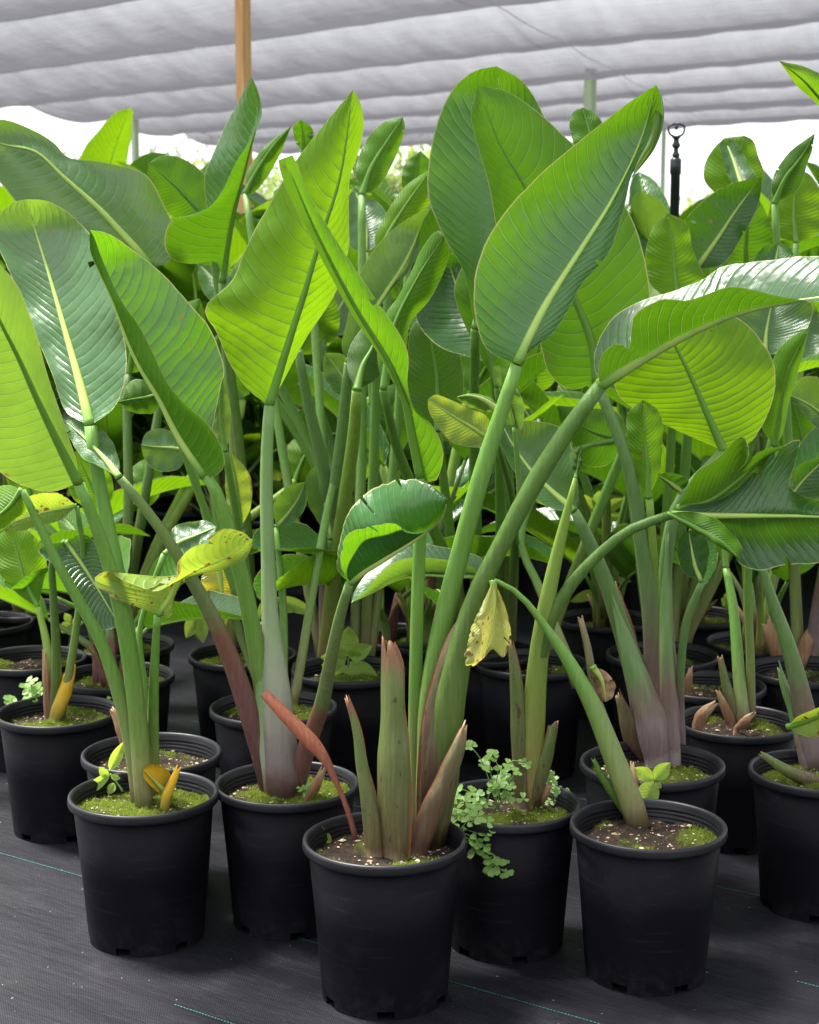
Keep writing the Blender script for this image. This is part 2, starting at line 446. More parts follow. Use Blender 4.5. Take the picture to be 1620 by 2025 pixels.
def tube(name, pts, radii, mat, parent=None, origin=None, sides=10, flat=1.0, arc=None, thick=0.0, ref=None, groove=0.0, cap=True):
    """round stalk, or an open channel when arc (degrees) is given"""
    n = len(pts); verts, uvs, faces = [], [], []
    cnt = sides if arc is None else sides + 1
    prev = None
    for i in range(n):
        tg = (pts[min(i + 1, n - 1)] - pts[max(i - 1, 0)]).normalized()
        rf = ref if ref is not None else Vector((0, -1, .12))
        x = (rf - tg * rf.dot(tg))
        if x.length < .05: x = Vector((1, 0, 0)) - tg * tg.x
        x.normalize(); y = tg.cross(x)
        for k in range(cnt):
            if arc is None: a = 2 * math.pi * k / sides
            else: a = R(-arc / 2 + arc * k / sides)
            r = radii[i]; tear = Vector((0, 0, 0))
            if arc is not None:
                nz = Vector((pts[0].x * 31 + k * .55, i * .28, pts[0].y * 17))
                r *= 1 + .16 * noise.noise(nz)
                f_ = max(0.0, (i / (n - 1) - .72) / .28)
                tear = tg * (f_ * 1.6 * radii[n // 2] * noise.noise(Vector((k * .42 + pts[0].x * 50, pts[0].z * 9, pts[0].y * 40))))
            if groove and arc is None: r *= 1 - groove * math.exp(-((abs(a - math.pi)) / .5) ** 2)
            verts.append(pts[i] + tear + x * (math.cos(a) * r * flat) + y * (math.sin(a) * r))
            uvs.append((i / (n - 1), k / (cnt - 1)))
    for i in range(n - 1):
        for k in range(cnt if arc is None else cnt - 1):
            a, b = i * cnt + k, i * cnt + (k + 1) % cnt
            faces.append((a, b, b + cnt, a + cnt))
    if arc is None and cap:
        faces.append(tuple(range(cnt - 1, -1, -1))); faces.append(tuple((n - 1) * cnt + k for k in range(cnt)))
    if arc is not None and thick:
        nv = len(verts)
        for i in range(n):
            for k in range(cnt):
                d = verts[i * cnt + k] - pts[i]
                verts.append(verts[i * cnt + k] - d.normalized() * min(thick, d.length * .5)); uvs.append(uvs[i * cnt + k])
        inner = [tuple(nv + q for q in reversed(f)) for f in faces]
        faces += inner
        for i in range(n - 1):
            for k in (0, cnt - 1):
                a, b = i * cnt + k, (i + 1) * cnt + k
                faces.append((a, b, b + nv, a + nv) if k else (b, a, a + nv, b + nv))
        for k in range(cnt - 1):
            for i in (0, n - 1):
                a, b = i * cnt + k, i * cnt + k + 1
                faces.append((a, b, b + nv, a + nv))
    return mesh_obj(name, verts, faces, mat, parent, uvs, True, origin)
# ---------------------------------------------------------------- leaf blades
def blade_mesh(name, mid, ea, eb, up, mat, parent, origin, bulge=(0.0, 0.0), wave=.004, seed=0, nv=7, ragged=0.0, push=Vector((0, -1, 0))):
    """surface from edge a over the midrib to edge b; all three are lists of equally many points"""
    n = len(mid); verts, uvs, faces = [], [], []
    rr = random.Random(seed); ph = rr.random() * 6; ph2 = rr.random() * 6; k1 = rr.uniform(9, 15)
    cnt = 2 * nv + 1
    for i in range(n):
        u = i / (n - 1); env = math.sin(math.pi * min(1, u * 1.02)) ** .6 if u < 1 else 0
        for j in range(-nv, nv + 1):
            s = abs(j) / nv
            e = ea[i] if j < 0 else eb[i]
            if ragged and s == 1: e = e.lerp(mid[i], ragged * max(0, noise.noise(Vector((u * 22, seed, j)))))
            b = bulge[0] if j < 0 else bulge[1]
            p = mid[i].lerp(e, s)
            p = p + push * (env * (b * 4 * s * (1 - s) + wave * s * s * math.sin(k1 * u + ph + (2 if j < 0 else 0)) + wave * .5 * s * math.sin(k1 * 2.3 * u + ph2)))
            verts.append(p); uvs.append((u, .5 + .5 * j / nv))
    splits = {}
    if n > 20 and rr.random() < .45:
        for _ in range(rr.choice((1, 1, 2, 3))):
            splits[rr.randrange(int(n * .25), int(n * .85))] = (rr.choice((-1, 1)), rr.uniform(.62, .86))
    for i, (sd_, s0) in splits.items():                        # short tears running in from the margin
        for j in range(1, nv + 1):
            s = j / nv
            q = max(0.0, min(1.0, (s - s0) / (1 - s0)))
            a = i * cnt + nv + sd_ * j; b_ = a + cnt
            m_ = (verts[a] + verts[b_]) * .5
            if s > s0: verts[a] = m_.lerp(verts[a], .15 + .75 * q); verts[b_] = m_.lerp(verts[b_], .15 + .75 * q) + push * (.004 * q)
    for i in range(n - 1):
        for j in range(cnt - 1):
            a = i * cnt + j
            if i in splits and min(abs(j - nv), abs(j + 1 - nv)) / nv > splits[i][1] - .08 and (j - nv + .5) * splits[i][0] > 0: continue
            f = (a, a + 1, a + 1 + cnt, a + cnt)
            faces.append(f if up else f[::-1])
    return mesh_obj(name, verts, faces, mat, parent, uvs, True, origin)

SOIL = .268
NLEAF = [0]
def stalk_points(st, y_top, y_base=None, n=18):
    if y_base is None: y_base = on_plane(st[0][0], st[0][1], SOIL).y
    pts = [Vector((p[0], p[1], p[2])) for p in st]
    sp = spline([(p.x, p.y, p.z) for p in pts], n)
    out, rad = [], []
    for k, p in enumerate(sp):
        s = k / (n - 1)
        Y = y_base + (y_top - y_base) * s ** 1.3
        out.append(at(p.x, p.y, Y)); rad.append(max(.0008, p.z * .5 * Y / F))
    out[0] = out[0] - Vector((0, 0, .012))
    return out, rad
def stalk(plant, st, y_top, mat='stalk', y_base=None, name='stalk', parent=None, groove=.25, flat=.8):
    pts, rad = stalk_points(st, y_top, y_base)
    return tube(name, pts, rad, mat, parent or plant, plant.location, sides=12, flat=flat, groove=groove)
def sheath(plant, st, dy=0.0, mat='sheath', y_base=None, arc=230, turn=0.0, name='sheath'):
    """old leaf base, cut or broken off: an open channel; st runs from the soil up"""
    y0 = y_base if y_base is not None else on_plane(st[0][0], st[0][1], SOIL).y
    pts, rad = stalk_points(st, y0 + dy, y0, 20)
    return tube(name, pts, rad, mat, plant, plant.location, sides=12, flat=.75, arc=arc, thick=.0025, ref=Vector((math.sin(turn), -math.cos(turn), .1)))
def leaf(plant, up, ys, mid, A, B, d=None, mat='leaf', st=None, smat='stalk', bulge=None, rib=None, yb=None, wave=.007, ragged=0.02, n=44, curve=0.0, name='leaf', tilt=None, tipcurl=None, ribw=16):
    """mid / A / B: traced midrib, left and right margin from base to tip; ys: distance at base and tip; d: how far the margins stand in front (-) or behind (+)"""
    NLEAF[0] += 1
    y0, y1 = ys
    if tilt is None: tilt = 1.0
    lean_ = (mid[0][1] - mid[-1][1]) * y0 / F
    if lean_ > .12: y1 += tilt * lean_ * (.34 if up else -.34)
    if tipcurl is None: tipcurl = .085 if up and lean_ > .22 else 0.0
    if d is None: d = (-.03, -.03) if up else (.03, .03)
    if bulge is None: bulge = (-.008, -.008) if up else (.008, .008)
    ms = spline([(*p, 0) for p in mid], n)
    as_ = spline([(*mid[0], 0)] + [(*p, 0) for p in A] + [(*mid[-1], 0)], n)
    bs = spline([(*mid[0], 0)] + [(*p, 0) for p in B] + [(*mid[-1], 0)], n)
    m3, a3, b3 = [], [], []
    for i in range(n):
        u = i / (n - 1); Y = y0 + (y1 - y0) * u + curve * math.sin(math.pi * u) - tipcurl * max(0, (u - .80) / .20) ** 2
        env = math.sin(math.pi * u) ** .7 if 0 < u < 1 else 0
        m3.append(at(ms[i].x, ms[i].y, Y)); a3.append(at(as_[i].x, as_[i].y, Y + d[0] * env)); b3.append(at(bs[i].x, bs[i].y, Y + d[1] * env))
    lf = blade_mesh(name, m3, a3, b3, up, mat, plant, plant.location, bulge, wave, NLEAF[0], ragged=ragged)
    w0 = (st[-1][2] if st else ribw) * .5 * y0 / F
    rr = [max(.0007, w0 * (1 - .945 * (i / (n - 1)) ** .72)) for i in range(n)]
    if rib is None: rib = 'rib' if up else 'rib_d'
    r = tube('midrib', m3[:-2], rr[:-2], rib, lf, plant.location, sides=8, flat=.8)
    if st: stalk(plant, st, y0, smat, yb, 'stalk', lf)
    return lf
def cut_leaf(plant, base, tip, w, Y, mat='weed', up=1, parent=None, name='leaf', dy=0.0, fold=.006, bend=0.0, rib=True):
    """small simple leaf drawn from its base, tip and width"""
    b, t_ = Vector(base), Vector(tip); ax = t_ - b; nr = Vector((-ax.y, ax.x)).normalized() if ax.length else Vector((1, 0))
    if nr.x > 0: nr = -nr
    nn = 10; mid, A, B = [], [], []
    for i in range(nn):
        u = i / (nn - 1); h = w * .5 * (math.sin(math.pi * u ** .8) ** .85 if 0 < u < 1 else 0)
        c = b + ax * u + nr * (bend * math.sin(math.pi * u))
        Y_ = Y + dy * u
        mid.append(at(c.x, c.y, Y_)); A.append(at(*(c + nr * h), Y_ - fold * (h > 0))); B.append(at(*(c - nr * h), Y_ - fold * (h > 0)))
    NLEAF[0] += 1
    return blade_mesh(name, mid, A, B, up, mat, parent or plant, plant.location, (0, 0), .001, NLEAF[0], nv=3)

# ---------------------------------------------------------------- pots and soil
def lathe(profile, seg, skip=None):
    verts, faces = [], []
    for r, z in profile:
        for k in range(seg):
            a = 2 * math.pi * k / seg; verts.append((r * math.cos(a), r * math.sin(a), z))
    for i in range(len(profile) - 1):
        for k in range(seg):
            if skip and skip(i, k): continue
            b = i * seg + k; c = i * seg + (k + 1) % seg
            faces.append((b, c, c + seg, b + seg))
    return verts, faces
def pot_meshes():
    seg = 72
    prof = [(.1165, 0), (.1172, .0155), (.1178, .019), (.128, .150), (.1402, .283)]
    inner = [(.1385, .283), (.126, .150), (.1150, .019), (.1135, .0155), (.060, .0150), (.001, .0150)]
    notch = lambda i, k: i == 0 and (k % 12) in (0, 1, 2)
    v, f = lathe(prof + inner, seg, notch)
    v2, f2 = lathe([(.1135, 0), (.1135, .0155)], seg, lambda i, k: (k % 12) in (0, 1, 2))   # wall thickness at the foot
    b = len(v); v += v2; f += [tuple(reversed([q + b for q in ff])) for ff in f2]
    rim = [(.1400, .2795), (.1475, .2800), (.1502, .2820), (.1512, .2860), (.1506, .2905), (.1508, .2940), (.1498, .2980), (.1470, .3000), (.1435, .2990), (.1412, .2955), (.1400, .290)]
    for k in range(5): rim += [(.1395 - k*.0008, .288 - k*.0085), (.1380 - k*.0008, .285 - k*.0085), (.1380 - k*.0008, .2825 - k*.0085), (.1394 - k*.0008, .2805 - k*.0085)]
    rv, rf = lathe(rim, seg)
    return (v, f), (rv, rf)
POT, RIM = pot_meshes()
pot_me = rim_me = None
def soil_geo(seed, moss):
    rr = random.Random(seed); off = Vector((rr.random() * 50, rr.random() * 50, seed))
    verts, faces, cols = [(0, 0, 0)], [], []
    rings, seg = 16, 48
    def h(x, y):
        p = Vector((x, y, 0)) * 14 + off
        m = noise.noise(p * .75) * .5 + .5 + (moss - .5)
        r = math.hypot(x, y)
        return .262 + .010 * noise.noise(p) + .008 * noise.noise(p * 3.1) + .009 * max(0, min(1, (m - .45) * 4)) - .004 * (r > .12), m
    z, m = h(0, 0); verts[0] = (0, 0, z); cols.append(m)
    for i in range(1, rings + 1):
        r = .1372 * i / rings
        for k in range(seg):
            a = 2 * math.pi * k / seg; x, y = r * math.cos(a), r * math.sin(a)
            z, m = h(x, y); verts.append((x, y, z)); cols.append(m)
    for k in range(seg): faces.append((0, 1 + k, 1 + (k + 1) % seg))
    for i in range(rings - 1):
        for k in range(seg):
            a = 1 + i * seg + k; b = 1 + i * seg + (k + 1) % seg
            faces.append((a, a + seg, b + seg, b))
    mv, mf, cv, cf = [], [], [], []
    for _ in range(5200):                                   # moss: short tufts
        r = .135 * math.sqrt(rr.random()); a = rr.random() * 6.283; x, y = r * math.cos(a), r * math.sin(a)
        z, m = h(x, y)
        if m + .30 * noise.noise(Vector((x, y, 3)) * 60) < .50: continue
        L = rr.uniform(.003, .008); dx, dy = rr.uniform(-.004, .004), rr.uniform(-.004, .004); w = rr.uniform(.0007, .0014); b = len(mv); q = rr.random() * 6.283
        c_, s_ = math.cos(q) * w, math.sin(q) * w
        mv += [(x - c_, y - s_, z - .001), (x + c_, y + s_, z - .001), (x + dx, y + dy, z + L)]; mf.append((b, b + 1, b + 2))
    for _ in range(190):                                    # bark chips and grit
        r = .133 * math.sqrt(rr.random()); a = rr.random() * 6.283; x, y = r * math.cos(a), r * math.sin(a)
        z, m = h(x, y)
        if m > .62 and rr.random() < .5: continue
        sx = rr.uniform(.0012, .0042) * (1.9 if rr.random() < .14 else 1); sy = sx * rr.uniform(.4, .9); sz = sx * .45; q = rr.random() * 6.283; b = len(cv)
        for px, py, pz in ((1, 0, 0), (-1, 0, 0), (0, 1, 0), (0, -1, 0), (0, 0, 1), (0, 0, -1)):
            ax, ay = px * sx, py * sy
            cv.append((x + ax * math.cos(q) - ay * math.sin(q), y + ax * math.sin(q) + ay * math.cos(q), z + .001 + pz * sz + rr.uniform(-.0004, .0004)))
        for f in ((0, 2, 4), (2, 1, 4), (1, 3, 4), (3, 0, 4), (2, 0, 5), (1, 2, 5), (3, 1, 5), (0, 3, 5)): cf.append(tuple(b + q_ for q_ in f))
    return verts, faces, cols, mv, mf, cv, cf
SOILS = {}
def add_pot(root, s, soil_id, moss, rz, detail=True):
    """pot > rim; soil > moss, bark_chips, all children of root whose origin is the foot of the pot"""
    global pot_me, rim_me
    if pot_me is None:
        p = mesh_obj('pot', POT[0], POT[1], 'pot'); pot_me = p.data
        r = mesh_obj('rim', RIM[0], RIM[1], 'rim'); rim_me = r.data
        bpy.data.objects.remove(p); bpy.data.objects.remove(r)
    pot = bpy.data.objects.new('pot', pot_me); C.objects.link(pot); pot.parent = root; pot.rotation_euler.z = rz; pot.scale = (s, s, s)
    rim = bpy.data.objects.new('rim', rim_me); C.objects.link(rim); rim.parent = pot
    key = (soil_id, moss)
    if key not in SOILS:
        v, f, c, mv, mf, cv, cf = soil_geo(soil_id, moss)
        a = mesh_obj('soil', v, f, 'soil', cols=c); b = mesh_obj('moss', mv, mf, 'moss', smooth=False); d = mesh_obj('bark_chips', cv, cf, 'chips', smooth=False)
        SOILS[key] = (a.data, b.data, d.data)
        for o in (a, b, d): bpy.data.objects.remove(o)
    so = bpy.data.objects.new('soil', SOILS[key][0]); C.objects.link(so); so.parent = root; so.scale = (s, s, s); so.rotation_euler.z = rz * 1.7
    if detail:
        for nm, q in (('moss', 1), ('bark_chips', 2)):
            o = bpy.data.objects.new(nm, SOILS[key][q]); C.objects.link(o); o.parent = so; o['kind'] = 'stuff'
    return pot
def potted(x, y, label, s=1.02, soil=0, moss=.5, rz=0.0, group=None, detail=True):
    """x, y: the middle of the rim in the photograph"""
    c = on_plane(x, y, .30 * s)
    root = empty('potted_plant', (c.x, c.y, 0.001))
    tag(root, label, 'potted plant', group)
    add_pot(root, s, soil, moss, rz, detail)
    return root

# ---------------------------------------------------------------- setting
def sheet(name, x0, x1, y0, y1, z, mat, rz=0, nx=1, ny=1, amp=0.0):
    v, f = [], []
    for j in range(ny + 1):
        for i in range(nx + 1):
            x = x0 + (x1 - x0) * i / nx; y = y0 + (y1 - y0) * j / ny
            v.append((x, y, amp * noise.noise(Vector((x * .9, y * 4, 0))) if amp else 0))
    for j in range(ny):
        for i in range(nx):
            a = j * (nx + 1) + i; f.append((a, a + 1, a + nx + 2, a + nx + 1))
    o = mesh_obj(name, v, f, mat); o.location = (0, 0, z); o.rotation_euler.z = rz
    return tag(o, kind='structure')
tag(sheet('ground', -600, 600, -600, 600, -.02, 'grass'), 'grassy ground beyond the shade house')
WANG = math.atan2(-.126, .189)
wm = sheet('weed_mat', -22, 22, -8, 30, 0, 'mat', WANG)
wm['label'] = 'black woven weed mat covering the nursery floor'
for k in range(-4, 18):                                     # the mat's green marker threads: short stitches
    nn = 2.12 + .37 * k; v, f = [], []
    x = -3.2
    rr = random.Random(k)
    while x < 3.2:
        if noise.noise(Vector((x * 1.1, k * 3.7, 0))) > -.08:
            b = len(v); v += [(x, nn - .0008, 0), (x + .0048, nn - .0008, 0), (x + .0048, nn + .0008, 0), (x, nn + .0008, 0)]; f.append((b, b + 1, b + 2, b + 3))
        x += .0075
    if f:
        o = mesh_obj('marker_thread', v, f, 'thread', wm, smooth=False); o.location.z = .0015

# shade house: roof cloth in sagging strips over posts and wires
RZ = 3.2
RO, RU, RW = Vector((-3.35, 19.7, 0)), Vector((.77, -.64, 0)), Vector((.33, .94, 0))
def roofpt(a, b, z): return RO + RU * a + RW * b + Vector((0, 0, z))
house = empty('shade_house', roofpt(7, 0, 0)); tag(house, 'shade house roof of grey netting strips on timber posts', 'shade house')
bs = [5.25, 3.5, 1.75, 0, -1.95, -3.9, -5.9, -7.8, -9.7, -11.6]  # near edge is out of view, placed to let front sky onto the leaves
for q in range(len(bs) - 1):
    b1, b0 = bs[q], bs[q + 1]
    nx, ny = 90, 14; v, f, uv = [], [], []
    for j in range(ny + 1):
        t_ = j / ny
        for i in range(nx + 1):
            a0_ = -.3 if b1 > -9 else 4.0  # unseen nearest strip is cut back at left, shaped to admit side light
            a = a0_ + (19.7 - a0_) * i / nx
            cr = noise.noise(Vector((a * .55, q * 5.3, t_ * .8)))
            z = RZ - (.145 + .03 * cr) * math.sin(math.pi * t_) ** .85 - .02 * math.sin(math.pi * ((a % 6.8) / 6.8)) + .012 * math.sin(a * 9 + q + 5 * t_) * math.sin(math.pi * t_)
            v.append(roofpt(a, b0 + (b1 - b0) * t_, z + .004 * (q % 2))); uv.append((a, b0 + (b1 - b0) * t_))
    for j in range(ny):
        for i in range(nx):
            k = j * (nx + 1) + i; f.append((k, k + 1, k + nx + 2, k + nx + 1))
    mesh_obj('cloth_strip', v, f, 'cloth', house, uv, True, house.location)
for a in (-.28, 6.8, 13.6):
    tube('cable', [roofpt(a, b, RZ + .012 - .02 * math.sin(b * 1.6) ** 2) for b in [x * .5 - 11.6 for x in range(34)]], [.005] * 34, 'wire', house, house.location, sides=6)
for b in bs:
    tube('cable', [roofpt(a - .3, b, RZ + .018 - .05 * math.sin(math.pi * (((a - .3) % 6.8) / 6.8))) for a in range(0, 21)], [.0035] * 21, 'wire', house, house.location, sides=6)
def post(p, w, h, mat, label=None):
    bm = bmesh.new(); bmesh.ops.create_cube(bm, size=1)
    for vv in bm.verts: vv.co = Vector((vv.co.x * w, vv.co.y * w, (vv.co.z + .5) * h))
    bmesh.ops.bevel(bm, geom=list(bm.edges), offset=.006, segments=2, affect='EDGES')
    me = bpy.data.meshes.new('post'); bm.to_mesh(me); bm.free(); me.materials.append(M[mat])
    o = bpy.data.objects.new('post', me); C.objects.link(o); o.parent = house; o.location = Vector(p) - house.location; o.rotation_euler.z = R(-33)
    if label: o['label'] = label
    return o
p1 = on_plane(483, 0, HC + .001)
P1P = Vector((at(483, 200, 10.0).x, 10.0, 0))
post(P1P, .072, RZ + .03, 'timber', 'tan timber post')
post(Vector((at(1167, 200, 15.1).x, 15.1, 0)), .088, RZ - .01, 'timber_g', 'greenish timber post')
post(Vector((at(267, 260, 19.7).x, 19.7, 0)), .075, RZ - .02, 'timber_g')
post(Vector((at(1313, 260, 20.1).x, 20.1, 0)), .05, RZ - .02, 'timber_g')

# trees beyond the shade house
def tree(x, y_top, Y, rx, rz_, n, mat, label, seed, low=.3):
    top = at(x, y_top, Y); c = Vector((top.x, Y, 0))
    root = empty('tree', (c.x, Y, -.02)); tag(root, label, 'tree', 'trees beyond the shade house')
    H = top.z; rr = random.Random(seed)
    tr = [Vector((rr.uniform(-.1, .1) * k, rr.uniform(-.1, .1) * k, H * .8 * k / 7)) for k in range(8)]
    tube('trunk', tr, [.14 * (1 - k / 8.5) * H / 4 for k in range(8)], 'bark', root, sides=8)
    cl = []
    for q in range(7):
        a = rr.random() * 6.283; s_ = tr[3 + q % 4]; e = s_ + Vector((math.cos(a) * rx * .7, math.sin(a) * rx * .7, rz_ * rr.uniform(.0, .8)))
        tube('limb', spline([s_, s_.lerp(e, .5) + Vector((0, 0, .1)), e], 7), [.05 * (1 - k / 8) * H / 4 for k in range(7)], 'bark', root, sides=6)
        cl.append(e)
    v, f = [], []
    for q in range(26):
        d = Vector((rr.gauss(0, .5), rr.gauss(0, .5), rr.gauss(0, .45)))
        if d.length > 1: d.normalize()
        cl.append(Vector((d.x * rx, d.y * rx, H - rz_ + d.z * rz_)))
    for k in range(n):
        c_ = rr.choice(cl); p = c_ + Vector((rr.gauss(0, .24) * rx, rr.gauss(0, .24) * rx, rr.gauss(0, .16) * rz_))
        p.z = min(max(p.z, low), H)
        s_ = rr.uniform(.05, .11); ax = Vector((rr.gauss(0, 1), rr.gauss(0, 1), rr.gauss(0, 1))).normalized(); bx = ax.orthogonal().normalized() * s_ * .45; ax = ax * s_
        b = len(v); v += [p - ax, p + bx, p + ax, p - bx]; f.append((b, b + 1, b + 2, b + 3))
    mesh_obj('crown', v, f, mat, root, smooth=False)
    return root
tree(180, 262, 30, 1.6, 1.5, 3500, 'crown_g', 'grey green tree beyond the shade house at far left', 1)
tree(372, 262, 31, 1.9, 1.7, 4500, 'crown_g', 'grey green tree right of the thin far post on the left', 2)
tree(745, 350, 24, 1.1, 1.0, 4500, 'crown', 'bright green bush in the pale gap above the centre plants', 3, .1)
tree(540, 330, 26, 1.1, 1.2, 4000, 'crown', 'bright green bush behind the tall folded leaf', 4, .1)
tree(835, 262, 27, .55, 1.3, 1800, 'crown', 'slim bright green tree under the far edge of the netting', 5, .1)
tree(1480, 380, 27, 1.7, 1.2, 4500, 'crown', 'low bright green tree behind the plants at right', 6, .1)
# ---------------------------------------------------------------- the plants in front, traced
# --- front centre pot
P = potted(761, 1656, 'tall potted plant in the frontmost black pot, thick cut leaf bases at its foot', 1.02, 1, .46, R(-96))
leaf(P, 0, (2.99, 2.86), [(832, 945), (815, 865), (800, 790), (768, 715), (700, 603), (622, 452), (563, 312)],
     [(822, 900), (806, 835), (792, 790), (755, 712), (688, 608), (600, 440), (556, 345), (552, 312)],
     [(858, 955), (877, 895), (850, 835), (820, 808), (806, 762), (808, 705), (797, 672), (742, 590), (662, 470), (606, 375), (577, 305)],
     (.07, .02), 'leaf', [(830, 1650, 40), (823, 1450, 32), (823, 1300, 27), (827, 1150, 26), (831, 1050, 25), (832, 945, 21)], wave=.002)
leaf(P, 1, (2.97, 2.93), [(1022, 720), (1075, 612), (1150, 492), (1213, 392), (1268, 275), (1298, 168)],
     [(1000, 712), (962, 690), (943, 640), (937, 565), (957, 487), (1000, 418), (1060, 352), (1120, 300), (1185, 248), (1245, 202)],
     [(1050, 692), (1092, 660), (1128, 606), (1150, 562), (1200, 508), (1225, 450), (1238, 400), (1250, 345), (1288, 292), (1307, 240), (1307, 190)],
     (-.05, -.01), 'leaf', [(842, 1655, 46), (846, 1500, 46), (850, 1390, 46), (872, 1250, 42), (906, 1110, 38), (955, 930, 36), (990, 820, 30), (1022, 722, 24)], bulge=(-.022, .012))
leaf(P, 1, (2.92, 2.62), [(1186, 762), (1279, 705), (1353, 665), (1427, 631), (1501, 609), (1598, 592), (1720, 575)],
     [(1176, 725), (1180, 683), (1213, 628), (1261, 598), (1330, 575), (1394, 550), (1418, 531), (1468, 520), (1530, 514), (1620, 506), (1690, 530)],
     [(1184, 740), (1190, 702), (1222, 678), (1243, 690), (1255, 625), (1309, 592), (1353, 594), (1394, 583), (1439, 567), (1483, 572), (1546, 587), (1630, 596)],
     (.14, -.09), 'leaf_dark', [(850, 1665, 66), (866, 1540, 84), (886, 1400, 68), (912, 1280, 52), (946, 1170, 40), (985, 1090, 36), (1060, 950, 38), (1130, 840, 34), (1188, 762, 28)], 'stalk_d', ragged=.05)  # dark leaf colour stands in for shade on the folded front half
leaf(P, 0, (3.02, 2.99), [(1018, 842), (1008, 800), (995, 758), (988, 722)], [(1008, 836), (988, 770), (976, 725)], [(1030, 850), (1036, 800), (1012, 750), (1004, 726)], (-.02, .0), 'leaf_pale', [(1030, 1010, 12), (1024, 920, 11), (1018, 845, 10)], yb=3.05, rib='rib')
sheath(P, [(783, 1692, 62), (782, 1600, 80), (780, 1500, 74), (778, 1400, 58), (777, 1310, 50), (771, 1274, 26)], -.0, 'sheath', arc=235, turn=-.75)
sheath(P, [(742, 1688, 46), (733, 1600, 44), (718, 1520, 30), (705, 1440, 22), (688, 1384, 12)], .0, 'sheath', arc=235, turn=-.8)
sheath(P, [(824, 1685, 50), (850, 1612, 56), (880, 1542, 46), (904, 1482, 36), (916, 1442, 14)], .0, 'sheath_r', arc=235, turn=.8)
sheath(P, [(850, 1650, 70), (866, 1500, 100), (868, 1400, 70), (900, 1270, 52), (934, 1195, 20)], .0, 'sheath_r', arc=170, turn=.5, y_base=on_plane(850, 1660, SOIL).y - .012)
stalk(P, [(705, 1662, 13), (687, 1600, 11), (662, 1540, 12), (642, 1500, 22), (618, 1470, 32), (565, 1415, 27), (522, 1370, 20)], 3.02, 'dry_red', name='dead_stalk', groove=.1)
leaf(P, 0, (2.99, 3.10), [(1250, 350), (1289, 293), (1306, 238), (1298, 168)], [(1262, 318), (1284, 276), (1296, 230), (1295, 190)], [(1270, 328), (1297, 290), (1313, 240), (1309, 192)], (-.015, .0), 'leaf_pale', tilt=0, name='leaf_fold', wave=.001, ribw=3)
# yellow curled dead leaf hanging on the thick stalk
leaf(P, 1, (2.93, 2.88), [(975, 1148), (978, 1190), (972, 1240), (958, 1300)], [(992, 1180), (1008, 1230), (1010, 1262), (995, 1300), (975, 1285)], [(960, 1180), (938, 1225), (925, 1270), (918, 1310), (935, 1318)], (-.03, -.045), 'leaf_cream', bulge=(-.02, .02), ragged=.35, rib='rib')

# --- left front pot
P = potted(284, 1567, 'potted plant in the left front pot with a bright yellow leaf stub at its foot', 1.01, 2, .62, R(8))
leaf(P, 1, (3.18, 3.30), [(179, 842), (160, 765), (128, 650), (98, 545), (72, 462), (52, 394)],
     [(130, 815), (105, 740), (60, 640), (20, 540), (-12, 455), (4, 418), (28, 399)],
     [(228, 803), (250, 725), (243, 655), (218, 565), (192, 485), (135, 420), (92, 397)],
     (.03, -.08), 'leaf_pale', [(286, 1600, 38), (275, 1450, 40), (258, 1300, 36), (236, 1150, 31), (210, 1020, 28), (190, 920, 27), (179, 842, 25)], bulge=(-.012, -.012))
leaf(P, 0, (3.05, 2.92), [(155, 955), (111, 868), (74, 791), (37, 709), (0, 635), (-60, 500)],
     [(100, 973), (30, 955), (-40, 900), (-110, 780), (-110, 600)],
     [(152, 908), (137, 868), (111, 794), (87, 720), (67, 639), (37, 568), (0, 524), (-35, 498)],
     (.06, .04), 'leaf_pale', [(290, 1597, 30), (276, 1450, 36), (250, 1260, 34), (225, 1150, 30), (190, 1040, 26), (157, 958, 22)], bulge=(.015, .015))
leaf(P, 0, (3.12, 3.15), [(43, 968), (20, 1000), (-20, 1030), (-70, 1050)], [(60, 1000), (30, 1028), (-20, 1060)], [(15, 960), (-30, 970), (-70, 1000)], (.02, .05), 'leaf_lime',
     [(278, 1592, 36), (262, 1480, 34), (235, 1370, 30), (200, 1270, 26), (165, 1205, 23), (120, 1125, 20), (78, 1040, 17), (45, 970, 14)])
leaf(P, 1, (3.12, 3.02), [(312, 1216), (332, 1188), (350, 1152), (385, 1128), (440, 1106), (498, 1068)],
     [(275, 1202), (215, 1176), (186, 1146), (206, 1130), (252, 1152), (312, 1170), (348, 1138), (356, 1100), (400, 1072), (440, 1046), (480, 1052)],
     [(336, 1222), (346, 1182), (362, 1152), (378, 1142), (400, 1136), (450, 1124), (492, 1098)],
     (-.05, .02), 'leaf_spot', [(306, 1575, 26), (303, 1450, 24), (305, 1340, 20), (311, 1218, 14)], ragged=.15)
leaf(P, 1, (3.30, 3.34), [(325, 1096), (350, 1075), (385, 1060), (428, 1042)], [(330, 1070), (345, 1042), (385, 1030), (415, 1032)], [(350, 1092), (375, 1108), (395, 1090), (422, 1060)], (.03, -.03), 'leaf_pale',
     [(296, 1560, 16), (285, 1350, 14), (276, 1250, 12), (300, 1165, 12), (325, 1096, 13)])
sheath(P, [(283, 1596, 36), (262, 1480, 40), (240, 1380, 32), (218, 1310, 24), (200, 1255, 8)], -.01, 'dry', arc=120, turn=.6, y_base=3.21)
leaf(P, 1, (3.18, 3.13), [(338, 1574), (318, 1556), (300, 1538), (284, 1522)], [(322, 1572), (300, 1556), (284, 1536)], [(341, 1556), (338, 1532), (318, 1514), (296, 1512)], (-.01, .0), 'yellow', wave=.001, rib='rib')
sheath(P, [(324, 1606, 18), (330, 1575, 20), (342, 1545, 17), (352, 1520, 10)], 0, 'yellow', arc=280)

